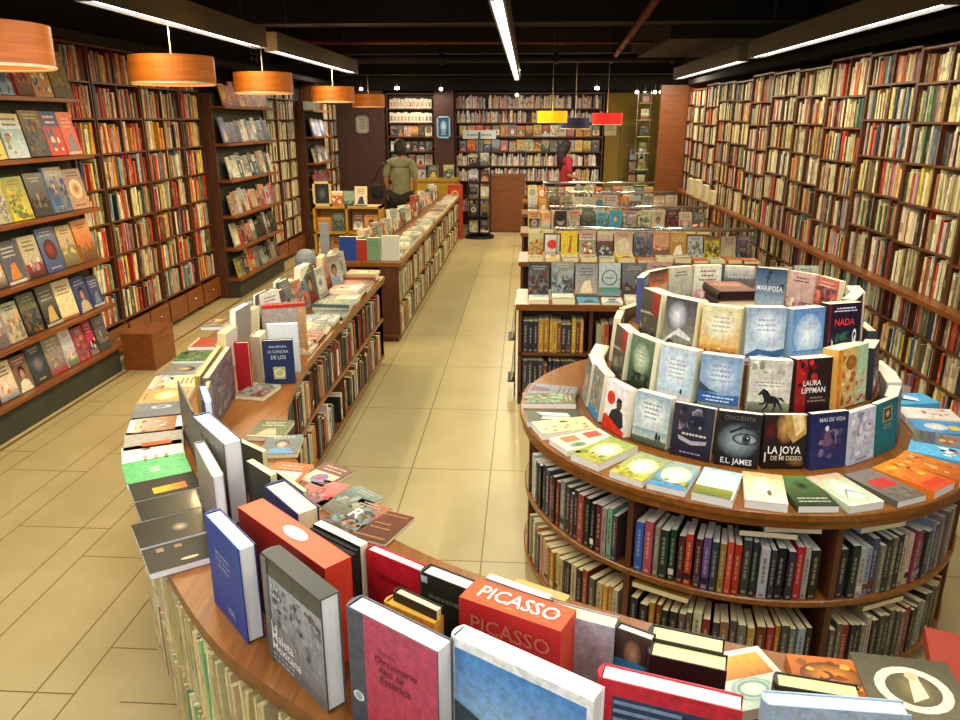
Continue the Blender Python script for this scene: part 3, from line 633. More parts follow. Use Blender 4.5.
# ---------------------------------------------------------------- slanted cover-out displays on the left wall
DISP_PAL = ['#b8a888', '#d8c8a0', '#c87838', '#48586c', '#6c7c8c', '#a03028', '#20222a', '#d8d0c0', '#8c7458', '#384c78', '#c0a060', '#907878']
def display_unit(xf, y0, y1, zs, label, seed, spec=None, zback=2.6, where='', dense=False):
    t = empty('display_bookcase', (xf, (y0 + y1) / 2, 0), 0, label, 'display shelf', 'cover display units on the left wall'); L = (y1 - y0) / 2
    boxpart('plinth', M_OLIVE, t, -.28, -L, 0, 0, L, zs[0] - .03)
    boxpart('back_panel', M_OLIVE, t, -.28, -L, zs[0] - .03, -.16, L, zback)
    boxpart('upright', M_SHELFZ, t, -.28, L, 0, -.13, L + .02, zback)
    boxpart('upright', M_SHELFZ, t, -.28, -L - .02, 0, -.13, -L, zback)
    for z in zs: boxpart('shelf', M_CAB, t, -.155, -L - .01, z - .028, .03, L + .01, z)
    return t
zs1 = [.24, .61, 1.0, 1.42, 1.84, 2.26]
display_unit(-3.52, 3.3, 6.15, zs1, 'dark felt-backed display unit of cover-out books nearest the entrance on the left wall', 1, zback=2.62)
display_unit(-3.5, 9.02, 10.8, zs1, 'dark display unit halfway down the left wall between bookcases', 2, zback=2.4)
display_unit(-3.5, 12.8, 14.0, zs1, 'dark display unit far down the left wall by the yellow shelves', 3, zback=2.4)
SPEC = {
 0: [('#5a4a58', 0), ('#2c4a88', 1), ('#1c1c28', 2), ('#28242a', 3), ('#e0c8b8', 4), ('#6c6454', 5), ('#3a3c38', 6), ('#787070', 7), ('#e4e0e0', 8), ('#b84450', 9), ('#c83048', 10), ('#4a3a38', 11)],
 1: [('#383838', 0), ('#b0b09c', 1), ('#a89c98', 2), ('#1c1c1c', 3), ('#232323', 4), ('#d8cc98', 5), ('#384078', 6), ('#343870', 7)],
 2: [('#c8a878', 0), ('#d8b088', 1), ('#5a5c6c', 2), ('#b0a49c', 3), ('#384878', 4), ('#a88c58', 5), ('#c87828', 6)],
 3: [('#305080', 0), ('#243890', 1), ('#3c2c34', 2), ('#a8a894', 3), ('#d8cc30', 4), ('#2c2c30', 5), ('#4878a0', 6), ('#b88868', 7)],
 4: [('#80786c', 0), ('#d8b858', 1), ('#b8c8d8', 2), ('#2c3038', 3), ('#c83028', 4), ('#d03a28', 5)],
 5: [('#7890a8', 0), ('#88a0b4', 1), ('#b83828', 2), ('#c08048', 3), ('#8c5c28', 4)]}
r = random.Random(50)
lvl = ['bottom', 'second', 'third', 'fourth', 'fifth', 'top']
for li, z in enumerate(zs1):
    L_ = SPEC[li]; n = len(L_); y = 6.10; i = 0
    while y > 3.75 and i < 14:
        c = L_[(n - 1 - i) % n][0]; h = r.uniform(.25, .31) if li < 2 else r.uniform(.29, .345); w = h * r.uniform(.6, .74)
        if li == 0 and i in (1, 2, 3): w = .09 + .02 * i
        A, c0 = rand_art(r, base=c, pal=[c] + DISP_PAL)
        book('display_hardcover', w, h, r.uniform(.015, .04), (-3.555 + r.uniform(0, .012), y - w / 2, z + .001), pi / 2 + r.uniform(-.05, .05), .2, col=c, art=A, hard=r.random() < .5, roll=r.uniform(-.015, .015),
             label=f'{cname(c)} cover-out book, {ordw(i + 1)} from step box, {lvl[li]} shelf of near felt display', group='cover-out books on the near felt display')
        y -= w + r.uniform(.012, .03); i += 1
P2 = [['#5a7848', '#b83c28', '#c8b858', '#48505c', '#20242c', '#a0a8a8', '#c0a880', '#8c8078'], ['#1c1c24', '#282a30', '#a83030', '#c07060', '#5c5c50', '#d8d0b8', '#302c2c'], ['#c84840', '#a02838', '#d8a060', '#58606c', '#a8b0b8', '#3a68a0', '#a09878'],
      ['#d0ccc0', '#282c34', '#5c6c7c', '#a89884', '#3a4858', '#c8c8d0', '#d8c8a8'], ['#8890b0', '#b8c0d8', '#e0e4f0', '#5870a0', '#404860', '#a8b0c0', '#c89848'], ['#b04020', '#c05828', '#d8a040', '#702018']]
for ui, (ya, yb, xf, nm) in enumerate([(9.08, 10.74, -3.5, 'halfway'), (12.86, 13.94, -3.5, 'far')]):
    for li, z in enumerate(zs1[:6]):
        y = yb; i = 0
        while y > ya + .1:
            h = r.uniform(.22, .3); w = r.uniform(.085, .16); c = jit(r.choice(P2[li]), .05, r); A, c0 = rand_art(r, base=c, pal=P2[li])
            if y - w < ya: break
            if ui == 0 or li in (1, 2, 3, 4):
                book('racked_book' , w, h, r.uniform(.012, .03), (xf - .035, y - w / 2, z + .001), pi / 2, .2, col=c, art=A, label=f'{cname(c)} book, {ordw(i + 1)} from far end, {lvl[li]} shelf of {nm} felt display', group=f'books on the {nm} felt display')
            y -= w + .004; i += 1
# step box and emblem
t = empty('step_box', (-3.36, 6.37, 0), 0, 'reddish brown wooden step box at the end of the near felt display', 'box')
boxpart('body', M_CAB, t, -.14, -.2, 0, .14, .2, .31); boxpart('lid', M_CAB, t, -.145, -.205, .31, .145, .205, .335)
b = MB()
for dx in (0, .19):
    for dz in (0, .14): b.box(-.01, dx, dz, 0, dx + .13, dz + .02); b.box(-.01, dx + .06, dz - .03, 0, dx + .09, dz + .06); b.box(-.01, dx, dz + .07, 0, dx + .13, dz + .09)
o = b.build('wall_emblem', M_PAINT, loc=(-4.02, 11.6, 2.95)); o['label'] = 'small pale emblem on the black wall above the left bookcases'; o['category'] = 'sign'
for f in o.data.color_attributes['Col'].data: f.color = (*lin('#6a6a68'), 1)

# ---------------------------------------------------------------- curved island table
OUT = catmull([(1.45, 1.02), (1.0, .98), (.6, 1.0), (.2, 1.07), (-.2, 1.22), (-.5, 1.41), (-.78, 1.62), (-1.07, 1.95), (-1.35, 2.35), (-1.55, 2.65), (-1.72, 3.05), (-1.86, 3.5), (-1.95, 4.1), (-2.0, 4.8), (-2.03, 5.6), (-2.05, 6.5)])
INN = catmull([(1.45, 1.6), (1.15, 1.6), (.85, 1.63), (.45, 1.74), (.12, 1.88), (-.2, 2.02), (-.5, 2.24), (-.75, 2.5), (-.93, 2.8), (-1.04, 3.08), (-1.13, 3.4), (-1.19, 3.8), (-1.22, 4.3), (-1.22, 5), (-1.22, 5.7), (-1.22, 6.5)])
def inset(o, i, a, bb):                  # move both outlines towards each other
    A, Bq = [], []
    for p, q in zip(o, i):
        p, q = Vector(p), Vector(q); d = (q - p).normalized(); A.append(tuple(p + d * a)); Bq.append(tuple(q - d * bb))
    return A, Bq
def band(b, o, i, z0, z1, ends=True):
    n = len(o)
    for k in range(n - 1):
        a, c, d, e = o[k], o[k + 1], i[k + 1], i[k]
        b.face([(*a, z1), (*e, z1), (*d, z1), (*c, z1)]); b.face([(*a, z0), (*c, z0), (*d, z0), (*e, z0)])
        b.face([(*a, z0), (*a, z1), (*c, z1), (*c, z0)]); b.face([(*e, z0), (*d, z0), (*d, z1), (*e, z1)])
    if ends:
        b.face([(*o[0], z0), (*i[0], z0), (*i[0], z1), (*o[0], z1)]); b.face([(*o[-1], z0), (*o[-1], z1), (*i[-1], z1), (*i[-1], z0)])
isl = empty('curved_display_table', (-1.6, 4.0, 0), 0, 'long curved wooden display table sweeping from the left aisle round to the viewer', 'display table')
def wb(nm, m, fn, label=None):           # world-space part of the island
    b = MB(); fn(b); o = b.build(nm, m, isl); o.location = (1.6, -4.0, 0); return o
wb('tabletop', M_WOOD, lambda b: band(b, OUT, INN, .772, .8))
o1, i1 = inset(OUT, INN, .006, .006); wb('edge_band', M_WOODX, lambda b: band(b, o1, i1, .745, .772))
o2, i2 = inset(OUT, INN, .03, .03)
wb('shelf', M_WOOD, lambda b: band(b, o2, i2, .40, .425)); wb('shelf', M_WOOD, lambda b: band(b, o2, i2, .06, .085))
o3, i3 = inset(OUT, INN, .07, .07); wb('plinth', M_SHELF, lambda b: band(b, o3, i3, 0, .06))
o4, i4 = inset(OUT, INN, .24, .24); wb('core', M_SHELF, lambda b: band(b, o4, i4, .085, .745))
for k in list(range(0, len(OUT), 6)) + [len(OUT) - 1]:
    p, q = Vector(o2[k]), Vector(i2[k]); d = (q - p); d2 = Vector((-d.y, d.x)).normalized() * .011
    for a, c in ((p + d.normalized() * .006, p + d.normalized() * .235), (q - d.normalized() * .235, q - d.normalized() * .006)):
        wb('upright', M_SHELFZ, lambda b: b.obox(Vector((*(a - d2), .085)), Vector((*(c - a), 0)), Vector((*(d2 * 2), 0)), Vector((0, 0, .66))))
for ee in (0, len(OUT) - 1):
    p, q = Vector(o2[ee]), Vector(i2[ee]); n = Vector((0, .012 if ee else -.012))
# ---------------------------------------------------------------- round tiered table
RC = Vector((.985, 3.40, 0)); TC = Vector((.015, .06, 0)); RR = .995
rt = empty('round_display_table', tuple(RC), 0, 'big round wooden display table with stepped tiers of novels', 'display table')
part('tabletop', M_WOOD, rt, lambda b: b.lathe([(0, .8), (RR - .004, .8), (RR, .796), (RR, .772), (0, .772)], 96))
part('edge_band', M_WOODX, rt, lambda b: b.lathe([(RR - .008, .772), (RR - .008, .74), (0, .74)], 96))
part('tier', M_WOOD, rt, lambda b: b.lathe([(0, .99), (.60, .99), (.605, .986), (.605, .80)], 72, cen=(.015, .06)))
part('tier', M_WOOD, rt, lambda b: b.lathe([(0, 1.17), (.51, 1.17), (.515, 1.166), (.515, .99)], 72, cen=(.015, .06)))
for z in (.43, .10): part('shelf', M_WOOD, rt, lambda b: b.lathe([(.3, z), (RR - .035, z), (RR - .03, z - .004), (RR - .03, z - .024), (.3, z - .024)], 96))
part('plinth', M_SHELF, rt, lambda b: b.lathe([(RR - .08, .076), (RR - .08, 0)], 72))
part('core', M_SHELF, rt, lambda b: b.lathe([(RR - .30, .74), (RR - .30, .10)], 48))
PA = [-171 + 45 * k for k in range(8)]
for a in PA:
    a = radians(a); d = Vector((cos(a), sin(a), 0)); q = Vector((-sin(a), cos(a), 0)) * .012
    part('upright', M_SHELFZ, rt, lambda b: (b.obox(d * (RR - .27) - q + Vector((0, 0, .10)), d * .235, q * 2, Vector((0, 0, .306))), b.obox(d * (RR - .27) - q + Vector((0, 0, .43)), d * .235, q * 2, Vector((0, 0, .31)))))
# shelved rows round the base
bays = {-171: 'left', -126: 'middle', -81: 'right-hand', -36: 'outer right'}
SEQ = {
 (-171, 1): ['#c0c0b0', '#a8b8c8', '#d8d8d0', '#242428', '#1e1e22', '#222226', '#3a3c58', '#8a3a24', '#202024', '#6a1c1c', '#7a7468', '#28282c', '#48383c', '#202022', '#8a3024', '#1c2c24', '#24242a', '#5a2028', '#8a8078', '#78a890', '#504a44', '#6a2c34', '#4a242c', '#48302c'],
 (-126, 1): ['#3058a0', '#a84858', '#8a8478', '#1c3828', '#1a3424', '#4a2024', '#b83c24', '#4a2028', '#584880', '#34363c', '#8a6a28', '#b83c20', '#a83420', '#26262a', '#222226', '#a8a8a8', '#24262a', '#1e1e22', '#202428', '#a82420', '#a8a090', '#1c1c20'],
 (-81, 1): ['#1c1c20', '#28282c', '#a8a8a8', '#8a8ca0', '#48505c', '#786c5c', '#34343c', '#70685c', '#24242c', '#a89c88', '#c8b8a0', '#7c3440'],
 (-171, 0): ['#a8a488', '#585844', '#d0c8a0', '#303028', '#b88c58', '#48384c', '#b09878', '#c09070', '#a89878', '#7c4424', '#b88428', '#c8b880', '#a8a068', '#28241c', '#302c24', '#b0a484', '#282420', '#7c2c24', '#3c3c2c', '#b8a874', '#c09038', '#a87c34'],
 (-126, 0): ['#26221e', '#2c2824', '#b07c28', '#6a3820', '#1c1c1c', '#242424', '#6a5448', '#5a4a40', '#c0b8a0', '#8a2820', '#302c38', '#7c5838', '#4c4c44', '#5c5c54', '#a8854c', '#6a3c24', '#902820', '#a86820', '#4c4c44', '#707064', '#98a4ac'],
 (-81, 0): ['#585048', '#6c6454', '#8a2824', '#242420', '#2c2c28', '#7c786c', '#a8a090', '#38342c', '#484840', '#24241c', '#6c6450']}
for a in PA[:6]:
    for lv, z in ((1, .43), (0, .10)):
        rad_ = RR - .032; arc = [(RC.x + rad_ * cos(radians(a + 1 + k * 43 / 10)), RC.y + rad_ * sin(radians(a + 1 + k * 43 / 10))) for k in range(11)]
        nm = bays.get(a, 'far')
        row(arc, z, .30 if lv else .29, 1, PAL_DARK if lv else PAL_MED, indiv=40 if a in bays else 0, where=f'from left post, {"upper" if lv else "lower"} shelf, {nm} bay of round table', group='books on the round table shelves', seq=SEQ.get((a, lv)),
            tmin=.019, tmax=.034, pitch=1.13, depth=(.12, .135), setback=.004, seed=a + lv, hr=(.66, .77), page='#d8d4c4' if lv else '#dcd0a0', fill=1.0)
# ---------------------------------------------------------------- shelved rows of the curved island
cm = lambda n: (SHELVED[0], n)
f = lambda s: s
op, oL = resample(inset(OUT, INN, .045, .045)[0]); 
OUTP = inset(OUT, INN, .04, .04)[0][::-1]; INNP = inset(OUT, INN, .04, .04)[1]
def seg_rows(path, z, hmax, side, tags, pals, k0, k1, step=6, indiv_bays=(), **kw):
    n = len(path)
    for k in range(k0, k1, step):
        sub = path[k:min(k + step, n - 1) + 1]
        if len(sub) < 2: continue
        row(sub, z, hmax, side, pals, indiv=60 if k in indiv_bays else 0, where=tags.get(k, ''), seed=k * 3 + int(z * 100), s0=.014, s1=resample(sub)[1][-1] - .014, **kw)
n_ = len(OUTP)
# inner side facing the aisle (drawn from k = index 54 = y 3.08 on)
names = {60: 'nearest', 66: 'second', 72: 'third', 78: 'fourth', 84: 'farthest', 54: 'curved'}
for z, lvn in ((.425, 'upper'), (.085, 'lower')):
    seg_rows(INNP, z, .31 if z > .2 else .31, 1, {k: f'from near end, {lvn} shelf, {v} aisle bay of curved table' for k, v in names.items()}, PAL_MED, 54, 90, indiv_bays=(60, 66) , group='books shelved in the curved table facing the aisle', hr=(.6, .85), setback=.0, depth=(.14, .18), tmax=.034)
    seg_rows(INNP, z, .31, 1, {}, PAL_MED, 0, 54, hr=(.6, .85), setback=.0, depth=(.14, .18))
# outer side: cream magazines near the viewer
for z in (.425, .085):
    seg_rows(OUTP, z, .315, 1, {}, ['#dccc98', '#d4c088', '#e8dcb4', '#c8b880', '#e0d0a0', '#d0bc90'] * 3 + ['#a86840', '#70b878'], 30, 66, hr=(.86, .97), setback=-.035, depth=(.17, .19), tmin=.006, tmax=.018, jt=.07, run=.2)
    seg_rows(OUTP, z, .315, 1, {}, PAL_MED, 66, 90, hr=(.7, .9), setback=.0, depth=(.15, .19), tmin=.012, tmax=.03)
    seg_rows(OUTP, z, .315, 1, {}, PAL_MED, 0, 30, hr=(.7, .9), setback=.0, depth=(.15, .19), tmin=.012, tmax=.03)

# ---------------------------------------------------------------- novels on the round table
def ring_book(ang, rad, z, w, h, t, col, art, titles=None, label='', tiltd=4, yawd=0, name='paperback', inward=False, **kw):
    a = radians(ang - (0 if inward else 2.5)); p = RC + TC + Vector((cos(a), sin(a), 0)) * (rad + R.uniform(-.012, .006)); yawd += R.uniform(-5, 5); yaw = a + pi / 2 + (pi if inward else 0) + radians(yawd)
    return book(name, w, h, t, (p.x, p.y, z + .001), yaw, radians(tiltd), col=col, art=art, titles=titles, label=label, **kw)
SKY = lambda top, bot: [('g', 0, 0, 1, 1, top, bot)]
PG = '#e6dcb4'
beach = lambda: [('g', 0, 0, 1, 1, '#98aebc', '#c8d0cc'), ('e', .5, .62, .42, .3, '#f0f2f0', '#b8c4c8'), ('b', .22, .5, .78, .85, 4, '#8896a0'), ('g', 0, .12, 1, .3, '#7c9aa8', '#b8c0b0'), ('g', 0, 0, 1, .13, '#5c6450', '#3a4434'), ('e', .72, .2, .04, .08, '#20242a'), ('e', .8, .19, .03, .07, '#20242a')]
def person_fig(u, v, s, c1, c2): return [('p', [(u - s, v), (u - s * .8, v + s * 1.6), (u, v + s * 2.3), (u + s * .9, v + s * 1.6), (u + s, v)], c1), ('e', u, v + s * 2.5, s * .45, s * .42, c2)]
eye = [('g', 0, 0, 1, 1, '#1a1a1c', '#121416'), ('e', .5, .48, .5, .34, '#9aaab4', '#1c2024'), ('e', .66, .52, .3, .1, '#c0ccd2', '#4a545c'), ('o', .66, .52, .3, .11, .14, '#15181c'), ('e', .68, .52, .1, .09, '#48606c', '#1c262c'), ('e', .68, .52, .045, .04, '#08090a'), ('e', .71, .545, .014, .012, '#f0f4f6'), ('p', [(.3, .6), (.6, .72), (.98, .68), (.98, .72), (.6, .77), (.28, .64)], '#20262a')]
skull = [('g', 0, 0, 1, 1, '#34323f', '#1a1a2c'), ('blobs', .15, .5, .8, .98, 20, ['#c0a8a4', '#5c5468', '#2c2a3c', '#8c7c84', '#201e30'], .15), ('e', .62, .66, .26, .17, '#14141f', '#26263a'), ('blobs', .4, .55, .9, .8, 8, ['#4c485c', '#b0a4ac', '#1c1c2c'], .06), ('p', [(.16, .4), (.5, .32), (.88, .36), (.86, .29), (.5, .24), (.18, .32)], '#a8a0a6'), ('b', .25, .4, .85, .5, 1, '#c8c0c0'), ('b', .2, .06, .8, .12, 1, '#a098a0')]
joya = [('g', 0, 0, 1, 1, '#2c1c1c', '#18120f'), ('e', .5, .78, .24, .32, '#c89c58', '#5a2420'), ('p', [(.45, 1), (.95, 1), (1, .66), (.7, .48), (.5, .7)], '#b08848'), ('p', [(.62, 1), (.9, 1), (.95, .75), (.75, .6)], '#d8c088'), ('e', .15, .7, .16, .2, '#5c1a18', '#2c1414'), ('g', .04, .12, .07, .3, '#e0dcd0', '#e0dcd0'), ('e', .8, .12, .26, .08, '#8a6030', '#241810')]
navyb = [('g', 0, 0, 1, 1, '#20264c', '#2a3060'), ('e', .5, .5, .3, .3, '#4c3c64', '#242850'), ('blobs', .2, .15, .85, .7, 22, ['#5c5070', '#384070', '#70607c', '#20284c'], .1), ('e', .42, .72, .05, .05, '#d8c8c8'), ('p', [(.36, .66), (.5, .66), (.52, .4), (.34, .4)], '#6c4c64')]
snow = [('g', 0, 0, 1, 1, '#c8ccd8', '#b8bccc'), ('blobs', .05, .05, .95, .95, 20, ['#e8eaf0', '#a8acc0', '#d8dce4', '#8c90a8'], .18), ('e', .7, .66, .2, .12, '#f0f0f4', '#a0a4b8'), ('e', .76, .68, .05, .025, '#4c506c'), ('b', .2, .04, .8, .12, 1, '#6c7088')]
tealb = [('g', 0, 0, 1, 1, '#1c6c74', '#1a6870'), ('p', [(.3, .6), (.74, .6), (.74, .88), (.3, .88)], '#b8a058'), ('g', .35, .63, .69, .85, '#4c3420', '#2c2018'), ('e', .52, .74, .1, .07, '#e0d8a8', '#8c7040'), ('b', .3, .46, .75, .56, 2, '#98a060')]
manart = [('g', 0, 0, 1, 1, '#e4e0e4', '#dcd8dc'), ('e', .26, .66, .19, .14, '#d03828'), ('e', .24, .66, .09, .06, '#b82c20'), ('p', [(.2, .16), (.34, .42), (.6, .52), (.85, .46), (.95, .2), (.7, .05)], '#1c2028'), ('e', .66, .6, .12, .12, '#5c4438', '#2c2018'), ('p', [(.5, .62), (.6, .74), (.78, .7), (.74, .62), (.62, .66)], '#18140f'), ('p', [(0, 0), (1, 0), (1, .1), (.5, .2), (.1, .3), (0, .24)], '#c83020')]
color_ = [('g', 0, 0, 1, 1, '#8a8c84', '#6c7478'), ('blobs', .05, .05, .95, .95, 46, ['#a89878', '#70888c', '#b8a060', '#885c58', '#5c7464', '#c0b8a0', '#4c5c7c'], .12), ('g', 0, 0, 1, .16, '#3088c0', '#2878b0')]
Wn, Hn = .172, .222
row1 = [(168, rand_art(random.Random(12), '#b8b090')[0], '#c8c0a0', 'cream thick novel with its pages fanned, behind the map-like cover', .07), (-178, rand_art(random.Random(13), '#98948c')[0], '#a09c94', 'grey-cream thick novel edge-on before the fanned one', .07), (-163, color_, '#8c8c80', 'thick paperback with a colourful map-like cover, lowest ring', .05), (-147, manart, '#e0dce0', 'white paperback with red disc and man in dark suit', .04), (-131, beach(), '#e0e2da', 'paperback with pale seashore cover beside the suited man cover', .05),
        (-115.5, skull, '#2a2838', 'dark paperback with a pale mask-like face', .03), (-100.7, eye, '#161618', 'black novel with a large grey eye on its cover', .035), (-86, joya, '#201614', 'dark brown novel with golden robe and big white title', .03), (-71.5, navyb, '#20264a', 'navy novel with small glowing figure', .03),
        (-57.5, snow, '#c0c4d0', 'pale grey marbled novel with a faint face', .028), (-43.5, tealb, '#1c6c74', 'teal book with small gold-framed picture', .028), (-30, rand_art(random.Random(3), '#4c4468')[0], '#4c4468', 'purple and black novel at the right turn of the lowest ring', .05), (-15, rand_art(random.Random(14), '#d8d4c8')[0], '#c8c4c0', 'white novel past the purple one, lowest ring', .06), (0, rand_art(random.Random(15), '#a89c8c')[0], '#a89c8c', 'tan novel past the white one, lowest ring', .06)]
T1 = {-100.7: [('E.L. JAMES', .5, .08, .72, '#e0e4e8', 1.15), ('CINCUENTA', .5, .9, .7, '#5a5048', 1.2)], -86: [('LA JOYA', .5, .33, .78, '#f0ece4', 1.25), ('DE MI DESEO', .56, .2, .74, '#d8c8a8', 1.2)], -71.5: [('MAS DE VIDA', .55, .88, .7, '#c8c8d8', 1.2)]}
for a, art, c, lb, t in row1:
    ring_book(a, .70, .8, Wn - .010, Hn + R.uniform(-.008, .004), t, c, art, T1.get(a), lb + ' on the round table', 6, hard=False, group='novels standing on the round table', page='#ece6d0')
lakeB = [('g', 0, 0, 1, 1, '#7c98b8', '#8ca8c4'), ('e', .5, .62, .46, .34, '#d8e0ea', '#7c98b8'), ('b', .24, .5, .78, .86, 4, '#8898ac'), ('p', [(0, .34), (.5, .26), (1, .3), (1, .1), (0, .1)], '#2c5a98'), ('b', .1, .13, .9, .26, 2, '#c8d8ec'), ('p', [(0, .5), (.25, .36), (.5, .3), (0, .32)], '#384858'), ('g', 0, 0, 1, .1, '#808c84', '#4c5448')]
horse = [('g', 0, 0, 1, 1, '#b8b4a8', '#c8c4b4'), ('blobs', .05, .75, .95, .98, 12, ['#888478', '#d8d4c8', '#a09c8c'], .14), ('e', .5, .52, .5, .16, '#e0ddd0', '#b8b4a8'), ('b', .1, .5, .9, .62, 2, '#8c8880'), ('g', 0, 0, 1, .22, '#8c8c70', '#3c3c30'), ('e', .56, .27, .17, .075, '#1c1c20'), ('p', [(.4, .25), (.33, .38), (.36, .45), (.43, .42), (.56, .32)], '#1c1c20'), ('p', [(.33, .45), (.36, .475), (.42, .42), (.36, .37), (.27, .34), (.24, .36)], '#222226'), ('p', [(.37, .47), (.47, .43), (.55, .33), (.44, .36)], '#0c0c0e'), ('p', [(.42, .27), (.36, .2), (.28, .2), (.27, .17), (.38, .17), (.48, .24)], '#1c1c20'), ('p', [(.46, .24), (.44, .14), (.36, .07), (.39, .06), (.48, .12), (.52, .24)], '#1c1c20'),
         ('p', [(.6, .24), (.64, .15), (.6, .07), (.63, .06), (.69, .15), (.7, .26)], '#1c1c20'), ('p', [(.66, .25), (.76, .17), (.82, .08), (.85, .09), (.8, .19), (.73, .29)], '#1c1c20'), ('p', [(.7, .31), (.8, .33), (.9, .24), (.86, .24), (.78, .28)], '#101012')]
lippman = [('g', 0, 0, 1, 1, '#2c1c1c', '#221614'), ('g', 0, 0, .3, 1, '#a82420', '#7c1818'), ('blobs', .05, .5, .6, 1, 16, ['#b82c28', '#801c1c', '#3c1414'], .12), ('b', .35, .2, .85, .32, 2, '#a08070')]
orangeP = [('g', 0, 0, 1, 1, '#d8b868', '#c8a060'), ('g', 0, 0, .12, 1, '#e08820', '#d87818'), ('blobs', .14, .05, .6, .95, 24, ['#d8b050', '#a87028', '#e8d8a8', '#b85828', '#e0c890'], .14), ('g', .62, 0, 1, 1, '#a8c8a0', '#b8c8a0'), ('blobs', .62, .05, .98, .5, 10, ['#c85850', '#a8b890', '#d8a090'], .1), ('e', .42, .75, .18, .12, '#b07828', '#8a5418')]
greenP = [('g', 0, 0, 1, 1, '#6c8468', '#1c2818'), ('e', .5, .6, .42, .34, '#e0ead8', '#54704c'), ('b', .28, .48, .74, .8, 4, '#98a890'), ('blobs', .05, .04, .95, .3, 14, ['#1c2c18', '#48603c', '#101810'], .14)]
whiteP = [('g', 0, 0, 1, 1, '#c0ccd8', '#a8c0d4'), ('e', .5, .58, .44, .4, '#e8ecf0', '#b0c4d4'), ('b', .24, .4, .8, .8, 5, '#a0a8b0'), ('g', 0, 0, 1, .18, '#a8bcc8', '#d8c8b4'), ('e', .7, .18, .03, .05, '#24282c')]
brownP = [('g', 0, 0, 1, 1, '#5c5448', '#3c3830'), ('p', [(.0, .5), (1, .56), (1, .6), (0, .55)], '#b0a890'), ('g', .6, .55, 1, 1, '#b84038', '#803028'), ('blobs', .05, .05, .95, .45, 12, ['#6c6454', '#48423a', '#807860'], .14)]
row2 = [(-163, brownP, '#5c5448', 'brown and red paperback edge-on, middle ring'), (-145, greenP, '#4c6044', 'green misty forest novel'), (-127, whiteP, '#d8dce0', 'pale blue misty seaside novel'), (-109, lakeB, '#7c98b8', 'blue lake novel with blue band'), (-91, horse, '#c0bcb0', 'grey novel with a running black horse'),
        (-74, lippman, '#401c1c', 'black and red thriller with white author name'), (-54, orangeP, '#d8a850', 'thick large book with orange and mint painted cover'), (-33, rand_art(random.Random(7), '#28282c')[0], '#28282c', 'charcoal thick book at the right turn of the middle ring')]
for a, art, c, lb in row2:
    tt = [('LAURA', .45, .56, .5, '#ece4dc', 1.2), ('LIPPMAN', .5, .43, .66, '#ece4dc', 1.2)] if a == -74 else None
    ring_book(a, .60, .99, (.2 if a == -54 else .157), .245 if a == -54 else .222 + R.uniform(-.008, .004), .07 if a == -54 else .058, c, art, tt, lb + ' on the round table', 5, group='novels standing on the round table', page='#ece4c4')
roadP = [('g', 0, 0, 1, 1, '#4c4c58', '#8a8470'), ('e', .42, .66, .34, .3, '#e8e8ec', '#5c5c68'), ('p', [(0, .14), (.5, .44), (.9, .3), (.9, .24), (.4, .3), (0, .04)], '#c8c8cc'), ('blobs', .05, 0, .95, .2, 10, ['#7c6c3c', '#4c4838', '#9c9060'], .12)]
wheat = [('g', 0, 0, 1, 1, '#d8ccA0', '#c89040'), ('e', .5, .66, .44, .3, '#f0ecd8', '#c8bc90'), ('b', .24, .5, .8, .84, 4, '#a8a898'), ('g', 0, 0, 1, .26, '#c89048', '#8a4420'), ('blobs', .05, 0, .95, .24, 20, ['#a85028', '#c89040', '#7c3c1c', '#d8a850'], .1)]
sea = [('g', 0, 0, 1, 1, '#8498ac', '#b8c4cc'), ('e', .5, .62, .46, .34, '#e8ecf2', '#98a8bc'), ('b', .25, .55, .76, .82, 3, '#98a4b0'), ('p', [(0, .12), (.3, .24), (.7, .2), (1, .26), (1, 0), (0, 0)], '#3c5c88'), ('p', [(0, .05), (.4, .14), (.8, .08), (1, .12), (1, 0), (0, 0)], '#a8bccc')]
sky2 = [('g', 0, 0, 1, 1, '#5c84b8', '#6c94c4'), ('e', .5, .5, .44, .4, '#e0e8f0', '#88a8cc'), ('b', .25, .6, .75, .74, 2, '#b0b8c0'), ('g', 0, .12, 1, .22, '#4c7cb4', '#98b4d0'), ('g', 0, 0, 1, .12, '#c0ccd4', '#a89888')]
nada = [('g', 0, 0, 1, 1, '#241828', '#181c30'), ('g', 0, 0, .08, 1, '#601c30', '#501828'), ('b', .15, .84, .9, .94, 2, '#e0dce8'), ('blobs', .25, .3, .7, .48, 14, ['#204c38', '#1c4c60', '#2c5c40'], .1), ('blobs', .2, .06, .8, .28, 14, ['#28346c', '#203068', '#384888'], .1), ('o', .84, .38, .06, .14, .35, '#d8dce0'), ('p', [(.8, .12), (.86, .12), (.9, .36), (.84, .4)], '#d0d4d8'), ('p', [(.14, .12), (.2, .12), (.18, .3), (.13, .36)], '#d0d4d8')]
row3 = [(-155, brownP, '#8a8468', 'cream-edged thick novel at the left turn of the top ring'), (-133, roadP, '#70706c', 'thick grey novel with a winding road'), (-112.5, wheat, '#d8c890', 'cream novel with wheat field cover'), (-92, sea, '#b0bcc8', 'pale novel with blue sea waves'), (-71.5, sky2, '#88a8cc', 'sky blue hazy novel'), (-51, nada, '#241828', 'dark novel with red title and white swans'),
        (-30, rand_art(random.Random(9), '#381820')[0], '#381820', 'dark maroon book at the right turn of the top ring'), (-8, rand_art(random.Random(10), '#c8b8b0')[0], '#c8b8b0', 'pale pink book on the right of the top ring')]
for a, art, c, lb in row3:
    tt = [('NADA', .5, .66, .62, '#d83040', 1.2)] if a == -51 else None
    ring_book(a, .50, 1.17, .152, .222 + R.uniform(-.008, .004), .075 if a in (-133, -155) else .055, c, art, tt, lb + ' on the round table', 4, yawd=-14 if a == -51 else 0, group='novels standing on the round table', page='#ecdfb0')
